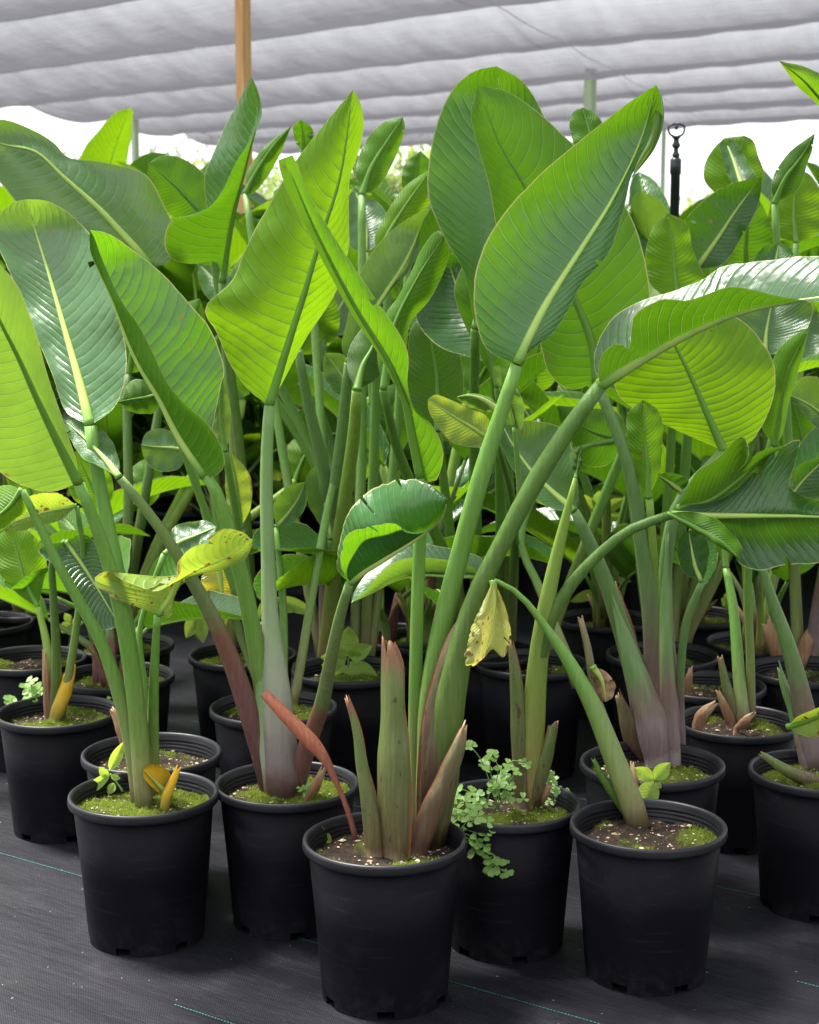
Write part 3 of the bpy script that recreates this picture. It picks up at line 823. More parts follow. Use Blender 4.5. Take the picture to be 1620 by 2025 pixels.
# --- left centre pot
P = potted(568, 1546, 'potted plant with pale waxy stalk and large yellow green leaf, left of the front pot', 1.0, 3, .56, R(-84))
leaf(P, 0, (3.30, 3.42), [(532, 802), (562, 705), (600, 585), (632, 478), (672, 352), (698, 178)],
     [(492, 772), (456, 722), (430, 662), (406, 610), (458, 556), (482, 498), (525, 415), (588, 315), (648, 238)],
     [(556, 762), (606, 668), (662, 582), (690, 490), (690, 430), (692, 352), (714, 285), (719, 232), (710, 196)],
     (.03, .09), 'leaf_lime', [(562, 1572, 72), (553, 1450, 68), (545, 1350, 56), (535, 1230, 36), (530, 1100, 28), (527, 960, 26), (529, 870, 24), (533, 802, 21)], 'stalk_w', bulge=(.012, .02))
leaf(P, 1, (3.20, 2.98), [(404, 942), (355, 869), (311, 783), (281, 735), (259, 691), (241, 646), (222, 594), (200, 546), (178, 491), (178, 455)],
     [(425, 942), (442, 925), (443, 902), (432, 872), (407, 835), (367, 798), (330, 754), (307, 706), (274, 646), (244, 602), (222, 557), (200, 506), (187, 470)],
     [(420, 850), (436, 765), (444, 735), (430, 683), (415, 646), (370, 594), (322, 542), (267, 498), (210, 460)],
     (-.05, .07), 'leaf', [(546, 1560, 42), (530, 1420, 40), (505, 1270, 36), (480, 1150, 32), (450, 1040, 28), (424, 965, 24), (408, 940, 18)])
leaf(P, 1, (3.12, 3.22), [(236, 944), (205, 905), (170, 868), (128, 832)], [(200, 925), (160, 900), (135, 862)], [(236, 910), (215, 865), (190, 838), (150, 822)], (-.02, .02), 'leaf_pale',
     [(540, 1562, 50), (500, 1430, 44), (455, 1300, 38), (420, 1220, 32), (370, 1130, 26), (320, 1050, 22), (270, 985, 20), (238, 946, 17)], 'stalk_p')
leaf(P, 1, (2.93, 2.86), [(692, 1152), (720, 1130), (770, 1100), (830, 1062), (872, 1025), (886, 986)],
     [(668, 1130), (672, 1068), (692, 1008), (740, 966), (798, 946), (850, 958)],
     [(674, 1118), (684, 1062), (720, 1042), (784, 1036), (800, 1051), (838, 1054), (872, 1020)],
     (.03, -.07), 'leaf', [(582, 1566, 42), (606, 1480, 38), (635, 1400, 32), (655, 1300, 26), (675, 1210, 22), (692, 1152, 18)], 'stalk_p', ragged=.1, bulge=(.03, -.02), tilt=-.8)
sheath(P, [(556, 1574, 74), (540, 1450, 72), (528, 1350, 54), (520, 1280, 34), (516, 1236, 8)], -.01, 'stalk_w', arc=160, turn=.5, y_base=3.285)
sheath(P, [(545, 1572, 50), (510, 1450, 40), (470, 1340, 36), (440, 1262, 12)], 0, 'dry', arc=110, turn=-.9, y_base=3.30)
sheath(P, [(605, 1585, 20), (625, 1550, 24), (640, 1515, 12)], 0, 'dry', arc=140, turn=.5)

# --- right centre pot
P = potted(1003, 1584, 'potted plant overgrown with small clover weeds, right behind the front pot', .99, 4, .50, R(33))
leaf(P, 1, (3.14, 2.95), [(1328, 1018), (1400, 1020), (1500, 1020), (1620, 1022), (1730, 1030)],
     [(1350, 1002), (1430, 985), (1500, 925), (1540, 888), (1582, 868), (1572, 912), (1558, 960), (1600, 985), (1680, 990)],
     [(1345, 1032), (1400, 1058), (1446, 1082), (1460, 1112), (1500, 1128), (1560, 1118), (1620, 1112), (1690, 1090)],
     (.0, .03), 'leaf_dark', [(1052, 1590, 44), (1055, 1400, 40), (1078, 1250, 32), (1120, 1170, 26), (1180, 1100, 22), (1250, 1046, 20), (1328, 1018, 18)], 'stalk_d', bulge=(-.01, -.03))
leaf(P, 0, (3.08, 3.02), [(1320, 1015), (1372, 1040), (1425, 1068), (1464, 1106)], [(1360, 1012), (1410, 1022), (1448, 1056), (1466, 1080)], [(1348, 1036), (1400, 1066), (1440, 1092)], (.02, .0), 'leaf', name='leaf_fold', ribw=8)
leaf(P, 0, (3.16, 3.08), [(1340, 1005), (1400, 992), (1460, 950), (1510, 905), (1560, 880)], [(1352, 980), (1375, 935), (1420, 905), (1470, 862), (1480, 900), (1450, 942), (1500, 895), (1540, 884)], [(1380, 1012), (1440, 1000), (1490, 950), (1525, 900)], (-.06, .0), 'leaf_dark', bulge=(-.02, .0), ragged=.1)
leaf(P, 1, (3.12, 3.1), [(1348, 972), (1330, 958), (1300, 938)], [(1338, 972), (1315, 955)], [(1362, 950), (1330, 935)], mat='leaf_dark')
leaf(P, 0, (3.15, 3.18), [(1138, 945), (1142, 920), (1146, 896), (1150, 880)], [(1132, 925), (1128, 900)], [(1150, 920), (1152, 900)], (.01, .01), 'leaf_dark',
     [(1044, 1590, 46), (1054, 1450, 48), (1062, 1330, 42), (1075, 1230, 36), (1092, 1140, 29), (1115, 1040, 20), (1138, 945, 8)], 'stalk_l')
sheath(P, [(1030, 1592, 36), (1027, 1450, 36), (1021, 1350, 30), (1010, 1268, 12)], 0, 'sheath', arc=235, turn=-.8)
sheath(P, [(1052, 1592, 26), (1062, 1562, 34), (1080, 1492, 34), (1095, 1428, 24)], 0, 'sheath', arc=235, turn=.8)
sheath(P, [(1068, 1590, 14), (1078, 1568, 20), (1088, 1548, 8)], 0, 'dry', arc=150)

# --- right front pot
P = potted(1282, 1628, 'potted plant leaning left with one arching stalk, in the right front pot', 1.0, 5, .44, R(50))
leaf(P, 1, (3.16, 3.08), [(950, 1140), (890, 1140), (830, 1138), (780, 1150), (738, 1172), (695, 1192)],
     [(935, 1122), (885, 1108), (818, 1104), (780, 1110), (745, 1142), (715, 1176)],
     [(956, 1108), (920, 1090), (845, 1076), (810, 1072), (775, 1090), (730, 1128), (702, 1168)], (-.06, .05), 'leaf_pale',
     [(1264, 1626, 50), (1215, 1500, 44), (1170, 1390, 36), (1120, 1300, 26), (1082, 1245, 18), (1045, 1195, 13), (1005, 1160, 11), (952, 1140, 10)], bulge=(-.02, .01))
sheath(P, [(1255, 1612, 26), (1212, 1470, 24), (1176, 1370, 20), (1164, 1290, 16), (1148, 1222, 12)], .03, 'sheath_r', arc=240, turn=.3)
sheath(P, [(1248, 1615, 26), (1212, 1565, 22), (1190, 1535, 16), (1174, 1502, 8)], -.03, 'stalk_d', arc=250)
sheath(P, [(1262, 1590, 16), (1255, 1545, 14), (1250, 1508, 8)], .03, 'dry', arc=160)
leaf(P, 0, (3.12, 3.14), [(1172, 1318), (1190, 1345), (1198, 1388)], [(1200, 1330), (1218, 1356), (1210, 1380)], [(1168, 1350), (1178, 1385)], mat='dry', wave=.006, rib='rib')

# --- right pot of the second row
P = potted(1290, 1506, 'potted plant with silvery purple leaf bases, second row at right', 1.03, 6, .40, R(20))
leaf(P, 0, (3.42, 3.52), [(1180, 757), (1168, 672), (1135, 587), (1090, 490), (1040, 372), (988, 282), (945, 170)],
     [(1128, 770), (1086, 740), (1066, 672), (1030, 590), (1000, 510), (980, 440), (968, 372), (946, 292), (931, 225)],
     [(1240, 710), (1284, 610), (1280, 540), (1248, 428), (1200, 350), (1145, 295), (1062, 220), (1000, 180)],
     (.05, .07), 'leaf', [(1304, 1500, 58), (1296, 1350, 44), (1285, 1200, 34), (1270, 1080, 32), (1255, 980, 28), (1230, 880, 24), (1180, 760, 20)], 'stalk_g', bulge=(.02, .02))
leaf(P, 0, (3.50, 3.56), [(1432, 892), (1400, 822), (1372, 757), (1335, 683), (1290, 605)],
     [(1390, 874), (1300, 832), (1226, 786), (1213, 742), (1225, 690), (1250, 630)],
     [(1490, 870), (1530, 782), (1530, 722), (1490, 652), (1440, 620), (1350, 595)],
     (.05, .06), 'leaf_lime', [(1326, 1500, 46), (1322, 1350, 40), (1316, 1200, 30), (1320, 1080, 26), (1345, 990, 24), (1432, 892, 20)], 'stalk_g', bulge=(.02, .02))
leaf(P, 1, (3.38, 3.40), [(1136, 1010), (1090, 970), (1050, 930), (1010, 872), (992, 836)],
     [(1100, 1008), (1060, 987), (1030, 952), (1000, 902), (986, 862)], [(1144, 990), (1139, 930), (1130, 882), (1108, 846), (1060, 833), (1020, 832)],
     (-.04, -.04), 'leaf_pale', [(1290, 1492, 58), (1262, 1350, 50), (1225, 1230, 36), (1190, 1130, 30), (1160, 1060, 26), (1137, 1012, 18)], 'stalk_g')
leaf(P, 0, (3.44, 3.50), [(1283, 985), (1280, 920), (1275, 860), (1272, 790)], [(1252, 930), (1240, 865), (1244, 815)], [(1302, 940), (1311, 880), (1304, 815)], (.03, .03), 'leaf_lime',
     [(1300, 1490, 26), (1297, 1250, 20), (1292, 1100, 18), (1284, 987, 16)], 'stalk_l')
leaf(P, 1, (3.4, 3.44), [(1388, 1150), (1375, 1120), (1368, 1085), (1362, 1050)], [(1355, 1135), (1340, 1100), (1345, 1060)], [(1400, 1120), (1402, 1080), (1385, 1050)], mat='leaf_dark',
     st=[(1345, 1492, 26), (1345, 1350, 18), (1358, 1230, 16), (1388, 1152, 14)], smat='stalk_g')
sheath(P, [(1276, 1502, 30), (1255, 1470, 40), (1240, 1425, 36), (1222, 1372, 14)], 0, 'sheath_r', arc=235, turn=-.8)
sheath(P, [(1300, 1502, 60), (1288, 1440, 74), (1268, 1370, 58), (1246, 1300, 42), (1228, 1240, 24), (1212, 1185, 8)], -.01, 'stalk_g', arc=170, turn=.4, y_base=3.43)
sheath(P, [(1330, 1500, 40), (1325, 1400, 38), (1318, 1280, 30), (1318, 1180, 22), (1320, 1060, 8)], 0, 'stalk_g', arc=150, turn=-.4, y_base=3.44)

# --- far right pot
P = potted(1622, 1521, 'potted plant cut by the right picture edge, thick green moss round its stalk', 1.0, 7, .62, R(70))
leaf(P, 1, (3.36, 3.28), [(1500, 1105), (1530, 1040), (1580, 960), (1640, 900)], [(1490, 1060), (1520, 980), (1580, 920)], [(1530, 1080), (1590, 1020), (1640, 950)], mat='leaf_dark',
     st=[(1608, 1515, 58), (1590, 1400, 44), (1560, 1280, 32), (1525, 1180, 22), (1502, 1107, 16)], smat='stalk_g')
leaf(P, 1, (3.25, 3.1), [(1558, 1438), (1600, 1425), (1640, 1410), (1700, 1395)], [(1585, 1410), (1620, 1400), (1660, 1385)], [(1585, 1455), (1625, 1455), (1680, 1425)], mat='leaf_spot', rib='rib_d')
sheath(P, [(1615, 1548, 34), (1580, 1535, 28), (1550, 1520, 22), (1505, 1490, 12)], 0, 'sheath', arc=280)
sheath(P, [(1600, 1515, 50), (1572, 1420, 30), (1548, 1350, 20), (1540, 1320, 8)], 0, 'stalk_g', arc=180, turn=.6)

# --- second row and further pots
P = potted(115, 1405, 'potted plant with yellow brown cut stub, at the left edge of the second row', .99, 8, .52, R(-12))
leaf(P, 1, (3.75, 3.70), [(130, 1070), (165, 1120), (200, 1175), (238, 1240)], [(165, 1056), (196, 1086), (216, 1130), (240, 1190), (268, 1244)], [(76, 1086), (120, 1130), (148, 1180), (165, 1216), (200, 1246)], (-.03, -.03), 'leaf_dark',
     [(108, 1422, 24), (112, 1300, 20), (106, 1180, 16), (105, 1105, 14), (130, 1070, 12)], 'stalk_d')
leaf(P, 0, (3.9, 4.0), [(75, 1200), (50, 1150), (35, 1095), (20, 1040)], [(40, 1180), (0, 1130), (-10, 1070)], [(85, 1160), (90, 1100), (60, 1050)], mat='leaf_lime', st=[(100, 1420, 22), (98, 1320, 20), (90, 1260, 16), (75, 1200, 12)], smat='stalk_l')
sheath(P, [(108, 1424, 26), (120, 1390, 34), (134, 1345, 28), (146, 1312, 10)], 0, 'yellow', arc=250, turn=-.5)
sheath(P, [(96, 1422, 16), (92, 1350, 16), (88, 1290, 8)], 0, 'dry', arc=200)

leaf(P, 1, (3.7, 3.65), [(152, 1000), (100, 1010), (50, 1024), (-5, 1046)], [(120, 1028), (60, 1046), (20, 1052)], [(112, 974), (50, 984), (10, 1010)], mat='leaf_spot', st=[(120, 1422, 18), (150, 1250, 16), (165, 1100, 12), (152, 1002, 10)], ragged=.2)
P = potted(300, 1486, 'potted plant half hidden directly behind the left front pot', 1.02, 9, .40, R(3), detail=True)
sheath(P, [(275, 1512, 40), (255, 1470, 34), (236, 1430, 22), (222, 1405, 10)], 0, 'dry', arc=220, turn=.3)
sheath(P, [(285, 1512, 44), (262, 1470, 32), (248, 1440, 14)], 0, 'sheath', arc=250, turn=.3)

P = potted(541, 1396, 'mossy potted plant behind the pot with the pale waxy stalk', 1.03, 10, .60, R(40))
leaf(P, 0, (3.95, 4.0), [(475, 1045), (470, 990), (465, 940), (455, 892)], [(450, 1000), (446, 940)], [(497, 1000), (492, 935)], (.02, .02), 'leaf_spot', [(520, 1400, 26), (505, 1270, 24), (488, 1150, 20), (476, 1047, 16)], 'stalk_g')
leaf(P, 1, (3.9, 3.9), [(430, 1115), (437, 1150), (440, 1195), (446, 1242)], [(464, 1140), (464, 1190)], [(400, 1138), (404, 1190), (428, 1230)], (.02, .02), 'leaf_yel', rib='rib')
leaf(P, 0, (3.75, 3.7), [(325, 776), (292, 785), (258, 790), (232, 795)], [(305, 816), (255, 812)], [(300, 755), (262, 752)], mat='leaf_dark', st=[(545, 1400, 22), (470, 1180, 18), (380, 940, 15), (325, 778, 12)])
leaf(P, 1, (4.0, 3.9), [(374, 892), (340, 886), (310, 884), (279, 880)], [(352, 928), (310, 930), (285, 906)], [(352, 860), (310, 848), (288, 858)], (-.02, .03), 'leaf_pale', [(530, 1400, 20), (450, 1180, 16), (374, 894, 11)])
leaf(P, 0, (3.6, 3.65), [(446, 892), (438, 842), (435, 792), (441, 742)], [(416, 852), (412, 792), (428, 752)], [(456, 852), (453, 792)], mat='leaf_pale', st=[(535, 1400, 22), (490, 1150, 18), (446, 894, 13)])
leaf(P, 1, (4.1, 4.1), [(546, 1042), (570, 1015), (590, 985), (604, 952)], [(540, 1002), (566, 964)], [(586, 1030), (608, 990)], mat='leaf_pale', st=[(560, 1400, 20), (560, 1200, 16), (546, 1044, 11)], ragged=.12)
leaf(P, 1, (4.3, 4.3), [(702, 785), (682, 752), (662, 722), (642, 698)], [(665, 778), (640, 740)], [(705, 745), (680, 702)], mat='leaf_pale', st=[(580, 1400, 20), (650, 1000, 16), (702, 787, 11)])
P = potted(480, 1292, 'potted plant left of the broad leaved weed, third row', 1.0, 11, .5, R(10))
leaf(P, 0, (4.4, 4.35), [(440, 558), (450, 490), (462, 425), (490, 312), (512, 215), (497, 150)],
     [(428, 518), (380, 522), (336, 510), (326, 480), (340, 436), (380, 426), (415, 410), (440, 376), (466, 320), (490, 286), (506, 258), (518, 228), (512, 184)],
     [(430, 490), (412, 425), (405, 352), (420, 310), (440, 260), (466, 210)],
     (-.06, .12), 'leaf', [(500, 1290, 26), (492, 1100, 22), (470, 850, 20), (445, 650, 18), (440, 560, 16)], 'stalk_d', wave=.008)
leaf(P, 1, (4.3, 4.1), [(300, 530), (281, 505), (237, 457), (200, 417), (126, 350), (70, 300), (0, 283), (-60, 250)],
     [(250, 525), (150, 480), (70, 440), (28, 395), (-20, 330)], [(336, 515), (343, 452), (322, 400), (290, 346), (200, 320), (132, 310), (106, 282), (50, 250), (0, 236)],
     (-.06, .07), 'leaf_pale', [(460, 1290, 26), (430, 1000, 22), (370, 700, 20), (300, 532, 18)], bulge=(-.02, -.02))
leaf(P, 0, (4.5, 4.5), [(412, 432), (380, 400), (345, 365), (294, 322)], [(372, 442), (330, 420), (300, 382), (291, 348)], [(410, 390), (404, 346), (360, 313), (320, 308)], mat='leaf', st=[(470, 1000, 20), (450, 700, 20), (412, 434, 16)], yb=4.6)
P = potted(690, 1322, 'potted plant carrying a broad leaved pale weed, third row', 1.02, 12, .56, R(25))
leaf(P, 1, (4.0, 4.1), [(690, 716), (720, 650), (753, 594), (800, 520), (848, 412)], [(676, 690), (685, 640), (705, 562), (718, 528), (760, 470), (810, 430)], [(728, 680), (757, 598), (776, 570), (802, 545), (826, 500), (832, 450)], (-.05, .0), 'leaf_pale',
     [(655, 1318, 44), (652, 1200, 44), (652, 1080, 34), (672, 900, 26), (690, 718, 18)], 'stalk_g')
leaf(P, 0, (3.9, 4.05), [(706, 772), (718, 722), (735, 690), (752, 642)], [(690, 742), (690, 692), (722, 646)], [(752, 742), (757, 700)], mat='leaf_dark', st=[(640, 1318, 30), (655, 1180, 30), (680, 1000, 27), (700, 860, 25), (706, 774, 20)], smat='stalk_l')
leaf(P, 1, (4.2, 4.2), [(655, 1066), (645, 1010), (642, 960), (640, 906)], [(616, 1010), (606, 945)], [(676, 1000), (673, 935)], mat='leaf_pale', st=[(668, 1310, 20), (672, 1200, 18), (655, 1068, 14)])
leaf(P, 0, (4.05, 4.2), [(590, 692), (575, 712), (565, 740), (552, 760)], [(600, 740), (580, 764)], [(575, 690), (555, 712)], mat='leaf', st=[(650, 1316, 40), (652, 1180, 36), (650, 1040, 28), (640, 930, 26), (610, 800, 22), (590, 694, 16)], smat='stalk_g')
leaf(P, 0, (4.6, 4.7), [(716, 385), (735, 330), (765, 280), (797, 232)], [(704, 335), (724, 278), (760, 241)], [(746, 372), (782, 312), (801, 252)], mat='leaf', st=[(700, 1318, 22), (715, 900, 20), (716, 387, 15)])
leaf(P, 0, (4.7, 4.7), [(486, 382), (510, 335), (540, 290), (577, 248)], [(488, 342), (528, 286)], [(502, 382), (552, 310)], mat='leaf', st=[(640, 1318, 22), (560, 900, 18), (486, 384, 13)])
leaf(P, 1, (4.8, 4.7), [(600, 300), (600, 275), (598, 255), (594, 236)], [(584, 280), (580, 252)], [(618, 280), (618, 254)], mat='leaf', st=[(680, 1318, 20), (640, 900, 18), (600, 302, 12)])
leaf(P, 0, (4.3, 4.4), [(748, 505), (775, 450), (810, 395), (856, 331)], [(741, 470), (760, 430), (800, 370)], [(800, 470), (850, 400), (862, 352)], mat='leaf_lime', st=[(720, 1318, 22), (740, 900, 20), (748, 507, 14)])
leaf(P, 0, (4.5, 4.5), [(815, 400), (820, 365), (826, 335), (832, 298)], [(796, 372), (800, 325)], [(848, 375), (854, 325)], mat='leaf', st=[(730, 1318, 20), (780, 900, 18), (815, 402, 12)])
P = potted(960, 1285, 'potted plant in shade between the two tall centre stalks, third row', 1.0, 13, .42, R(5))
leaf(P, 1, (3.9, 4.0), [(975, 716), (940, 640), (905, 570), (880, 495)], [(930, 706), (870, 686), (830, 646), (821, 612), (840, 552), (868, 500)], [(986, 690), (976, 620), (950, 562), (915, 512)], (-.05, -.05), 'leaf_dark', [(980, 1290, 30), (990, 1100, 22), (985, 850, 18), (976, 718, 16)], bulge=(-.02, -.02))
leaf(P, 0, (3.8, 3.95), [(985, 765), (962, 655), (972, 500), (990, 405)], [(942, 690), (906, 610), (898, 570), (930, 500), (976, 432)], [(1012, 680), (1022, 520)], mat='leaf', st=[(1000, 1290, 26), (1010, 1000, 20), (985, 767, 16)])
leaf(P, 1, (3.7, 3.68), [(940, 650), (985, 450), (1000, 285), (982, 131)], [(915, 532), (878, 468), (847, 388), (850, 305), (870, 226), (900, 170), (940, 140)], [(1012, 600), (1072, 400), (1092, 285), (1068, 212), (1030, 158)], (-.05, -.05), 'leaf', [(945, 1290, 30), (940, 1000, 24), (938, 800, 20), (940, 652, 18)], bulge=(-.02, -.02))
leaf(P, 0, (3.75, 3.9), [(758, 770), (776, 655), (830, 542), (882, 462)], [(746, 700), (757, 632), (790, 582), (816, 532), (832, 496), (865, 456)], [(800, 705), (812, 640), (850, 592), (880, 532), (888, 500)], mat='leaf', st=[(930, 1295, 28), (880, 1100, 24), (790, 900, 20), (758, 772, 16)])
leaf(P, 0, (4.2, 4.3), [(866, 852), (864, 745), (855, 690), (848, 630)], [(802, 792), (805, 702), (818, 642)], [(912, 800), (914, 722), (890, 652)], mat='leaf_dark', st=[(925, 1290, 26), (890, 1050, 20), (866, 854, 16)])
leaf(P, 1, (3.5, 3.42), [(985, 878), (940, 850), (900, 825), (846, 790)], [(950, 884), (900, 878), (870, 850), (848, 812)], [(962, 822), (930, 808), (890, 790), (862, 780)], (-.03, .02), 'leaf_spot', [(1010, 1285, 22), (1015, 1000, 16), (985, 880, 12)])
leaf(P, 0, (3.45, 3.42), [(985, 812), (955, 790), (925, 782), (900, 786)], [(965, 815), (930, 806)], [(975, 790), (935, 778)], mat='leaf_pale', rib='rib')
P = potted(1052, 1308, 'potted plant behind the pot with the clover weeds, third row', 1.02, 14, .42, R(35))
leaf(P, 0, (4.3, 4.2), [(1242, 862), (1200, 862), (1150, 842), (1102, 802)], [(1200, 920), (1150, 916), (1130, 872), (1108, 832)], [(1222, 816), (1150, 806)], mat='leaf', st=[(1142, 1350, 24), (1068, 1165, 18), (1030, 1060, 14), (1120, 900, 12), (1242, 864, 10)], yb=4.0)
leaf(P, 0, (4.3, 4.5), [(1350, 640), (1300, 600), (1260, 570), (1250, 545)], [(1224, 648), (1224, 596), (1242, 562)], [(1352, 566), (1310, 545), (1276, 540)], mat='leaf_pale', st=[(1070, 1310, 30), (1110, 1200, 24), (1230, 900, 20), (1350, 642, 14)])
P = potted(1310, 1292, 'potted plant with brown dead leaf bases, right of centre in the third row', 1.03, 15, .46, R(0))
leaf(P, 1, (4.3, 4.2), [(1376, 532), (1420, 470), (1460, 410), (1507, 349)], [(1352, 492), (1345, 452), (1385, 402), (1440, 366)], [(1430, 522), (1472, 460), (1502, 400)], mat='leaf_dark', st=[(1330, 1290, 26), (1350, 1000, 22), (1370, 700, 18), (1376, 534, 14)])
leaf(P, 0, (4.2, 4.3), [(1342, 605), (1335, 540), (1330, 480), (1320, 421)], [(1286, 562), (1275, 512), (1292, 450)], [(1390, 562), (1370, 490), (1356, 440)], mat='leaf_lime', st=[(1300, 1290, 26), (1320, 1000, 20), (1342, 607, 14)])
leaf(P, 0, (4.5, 4.6), [(1440, 405), (1450, 360), (1462, 310), (1472, 268)], [(1392, 355), (1400, 312), (1430, 276)], [(1510, 355), (1502, 312), (1488, 277)], mat='leaf_lime', st=[(1320, 1290, 24), (1400, 900, 20), (1440, 407, 13)])
leaf(P, 1, (4.4, 4.5), [(1478, 395), (1462, 350), (1448, 310), (1432, 272)], [(1455, 375), (1430, 320), (1424, 285)], [(1500, 375), (1480, 320), (1452, 280)], mat='leaf_pale')
leaf(P, 0, (4.6, 4.7), [(1190, 335), (1175, 295), (1165, 255), (1152, 213)], [(1142, 300), (1126, 245), (1135, 220)], [(1215, 305), (1195, 250), (1175, 222)], mat='leaf', st=[(1290, 1290, 24), (1240, 900, 20), (1190, 337, 14)])
leaf(P, 0, (4.6, 4.6), [(1480, 560), (1475, 500), (1480, 440), (1490, 380)], [(1430, 540), (1428, 470), (1455, 410)], [(1530, 540), (1535, 470), (1510, 410)], mat='leaf', st=[(1340, 1290, 24), (1440, 900, 20), (1480, 562, 14)])
leaf(P, 0, (4.5, 4.6), [(1575, 480), (1570, 430), (1572, 380), (1578, 335)], [(1525, 460), (1525, 390), (1548, 345)], [(1620, 460), (1625, 390), (1602, 345)], mat='leaf_lime', st=[(1345, 1290, 22), (1520, 900, 18), (1575, 482, 13)])
leaf(P, 1, (4.2, 4.25), [(1530, 580), (1530, 545), (1535, 510), (1540, 480)], [(1490, 570), (1488, 520), (1510, 488)], [(1575, 570), (1578, 520), (1560, 488)], mat='leaf', st=[(1350, 1290, 22), (1480, 900, 18), (1530, 582, 13)])
leaf(P, 1, (4.0, 4.0), [(1512, 705), (1515, 660), (1520, 630), (1530, 588)], [(1480, 682), (1455, 642), (1460, 602)], [(1560, 690), (1602, 640), (1606, 602)], mat='leaf_pale', st=[(1345, 1290, 26), (1420, 1000, 20), (1512, 707, 14)])
sheath(P, [(1250, 1310, 40), (1240, 1260, 36), (1225, 1200, 26), (1215, 1160, 10)], 0, 'dry', arc=230)
P = potted(1460, 1424, 'potted plant with two slim stalks and dry curled leaf bases, right of the purple one', .98, 16, .36, R(18))
leaf(P, 0, (3.7, 3.7), [(1532, 882), (1545, 800), (1560, 730), (1602, 646)], [(1506, 842), (1516, 762), (1540, 692), (1576, 660)], [(1546, 862), (1570, 762), (1590, 692)], mat='leaf', st=[(1486, 1425, 20), (1484, 1300, 18), (1482, 1100, 16), (1532, 884, 14)], smat='stalk')
leaf(P, 0, (3.9, 4.0), [(1436, 1122), (1430, 1060), (1425, 1000), (1420, 940)], [(1405, 1060), (1400, 980)], [(1450, 1060), (1450, 990)], mat='leaf_lime', st=[(1470, 1432, 30), (1462, 1340, 26), (1450, 1200, 20), (1436, 1124, 14)], smat='stalk')
sheath(P, [(1466, 1430, 24), (1442, 1375, 24), (1424, 1300, 12)], 0, 'sheath', arc=250, turn=.5)
sheath(P, [(1448, 1432, 22), (1432, 1395, 18), (1420, 1368, 8)], 0, 'dry', arc=200)
sheath(P, [(1375, 1455, 18), (1388, 1415, 26), (1415, 1390, 10)], 0, 'dry', arc=180, y_base=3.68)
sheath(P, [(1455, 1442, 12), (1475, 1424, 18), (1490, 1410, 8)], 0, 'dry', arc=180)
P = potted(1402, 1352, 'potted plant partly hidden behind the two slim stalks', .98, 17, .34, R(9))
sheath(P, [(1360, 1370, 14), (1362, 1345, 16), (1366, 1320, 8)], 0, 'dry', arc=200)
P = potted(1592, 1322, 'potted plant with torn brown leaf bases at the right picture edge', 1.02, 18, .44, R(22))
leaf(P, 1, (4.0, 3.9), [(1690, 862), (1640, 830), (1600, 800), (1551, 776)], [(1630, 856), (1590, 818)], [(1650, 762), (1592, 745)], mat='leaf_pale', st=[(1600, 1320, 30), (1625, 1150, 24), (1660, 980, 20), (1690, 864, 16)], smat='stalk_g')
leaf(P, 0, (4.3, 4.3), [(1532, 402), (1555, 350), (1585, 310), (1612, 263)], [(1526, 362), (1560, 302)], [(1572, 382), (1602, 312)], mat='leaf_dark', st=[(1580, 1320, 26), (1560, 900, 20), (1532, 404, 14)])
leaf(P, 0, (3.9, 3.7), [(1680, 260), (1630, 205), (1590, 160), (1540, 120)], [(1625, 215), (1570, 160)], [(1660, 180), (1600, 135)], mat='leaf_lime', st=[(1610, 1320, 26), (1660, 800, 20), (1680, 262, 14)])
sheath(P, [(1555, 1320, 36), (1530, 1270, 34), (1512, 1220, 20)], 0, 'dry', arc=230)
sheath(P, [(1575, 1325, 30), (1595, 1270, 28), (1612, 1228, 8)], 0, 'dry', arc=200)
P = potted(62, 1300, 'potted plant with yellowish stalks at the left picture edge, third row', 1.0, 19, .44, R(11))
P2 = potted(240, 1272, 'mossy pot with low plant behind the leaning green stalks at left', 1.0, 20, .56, R(7))
P3 = potted(232, 1334, 'mossy pot with short reddish stalks behind the left front plant', 1.0, 21, .58, R(28))
sheath(P3, [(196, 1352, 24), (190, 1290, 18), (178, 1240, 12), (165, 1190, 6)], 0, 'stalk_p', arc=250)
sheath(P3, [(205, 1352, 26), (200, 1300, 20), (198, 1240, 12)], 0, 'dry', arc=250)
P4 = potted(-32, 1228, 'pot cut by the left picture edge, fourth row', 1.0, 22, .5, R(2))
P5 = potted(50, 1202, 'mossy pot near the left picture edge, fourth row', 1.0, 23, .56, R(6))
P6 = potted(762, 1252, 'mossy pot with olive stalks behind the broad leaved weed', 1.0, 24, .52, R(16))
P7 = potted(832, 1262, 'pot in deep shade behind the front plant, fourth row', 1.0, 25, .46, R(12))
P8 = potted(1200, 1222, 'pot with upright pale seedling weed, fourth row right of centre', 1.0, 26, .50, R(21))
P9 = potted(1372, 1215, 'mossy pot half hidden by silvery purple stalks, fourth row', 1.0, 27, .54, R(14))
P10 = potted(1500, 1268, 'pot beside the aisle at right with ferny moss', 1.0, 28, .56, R(19))
EXTRA = [P, P2, P3, P4, P5, P6, P7, P8, P9, P10]

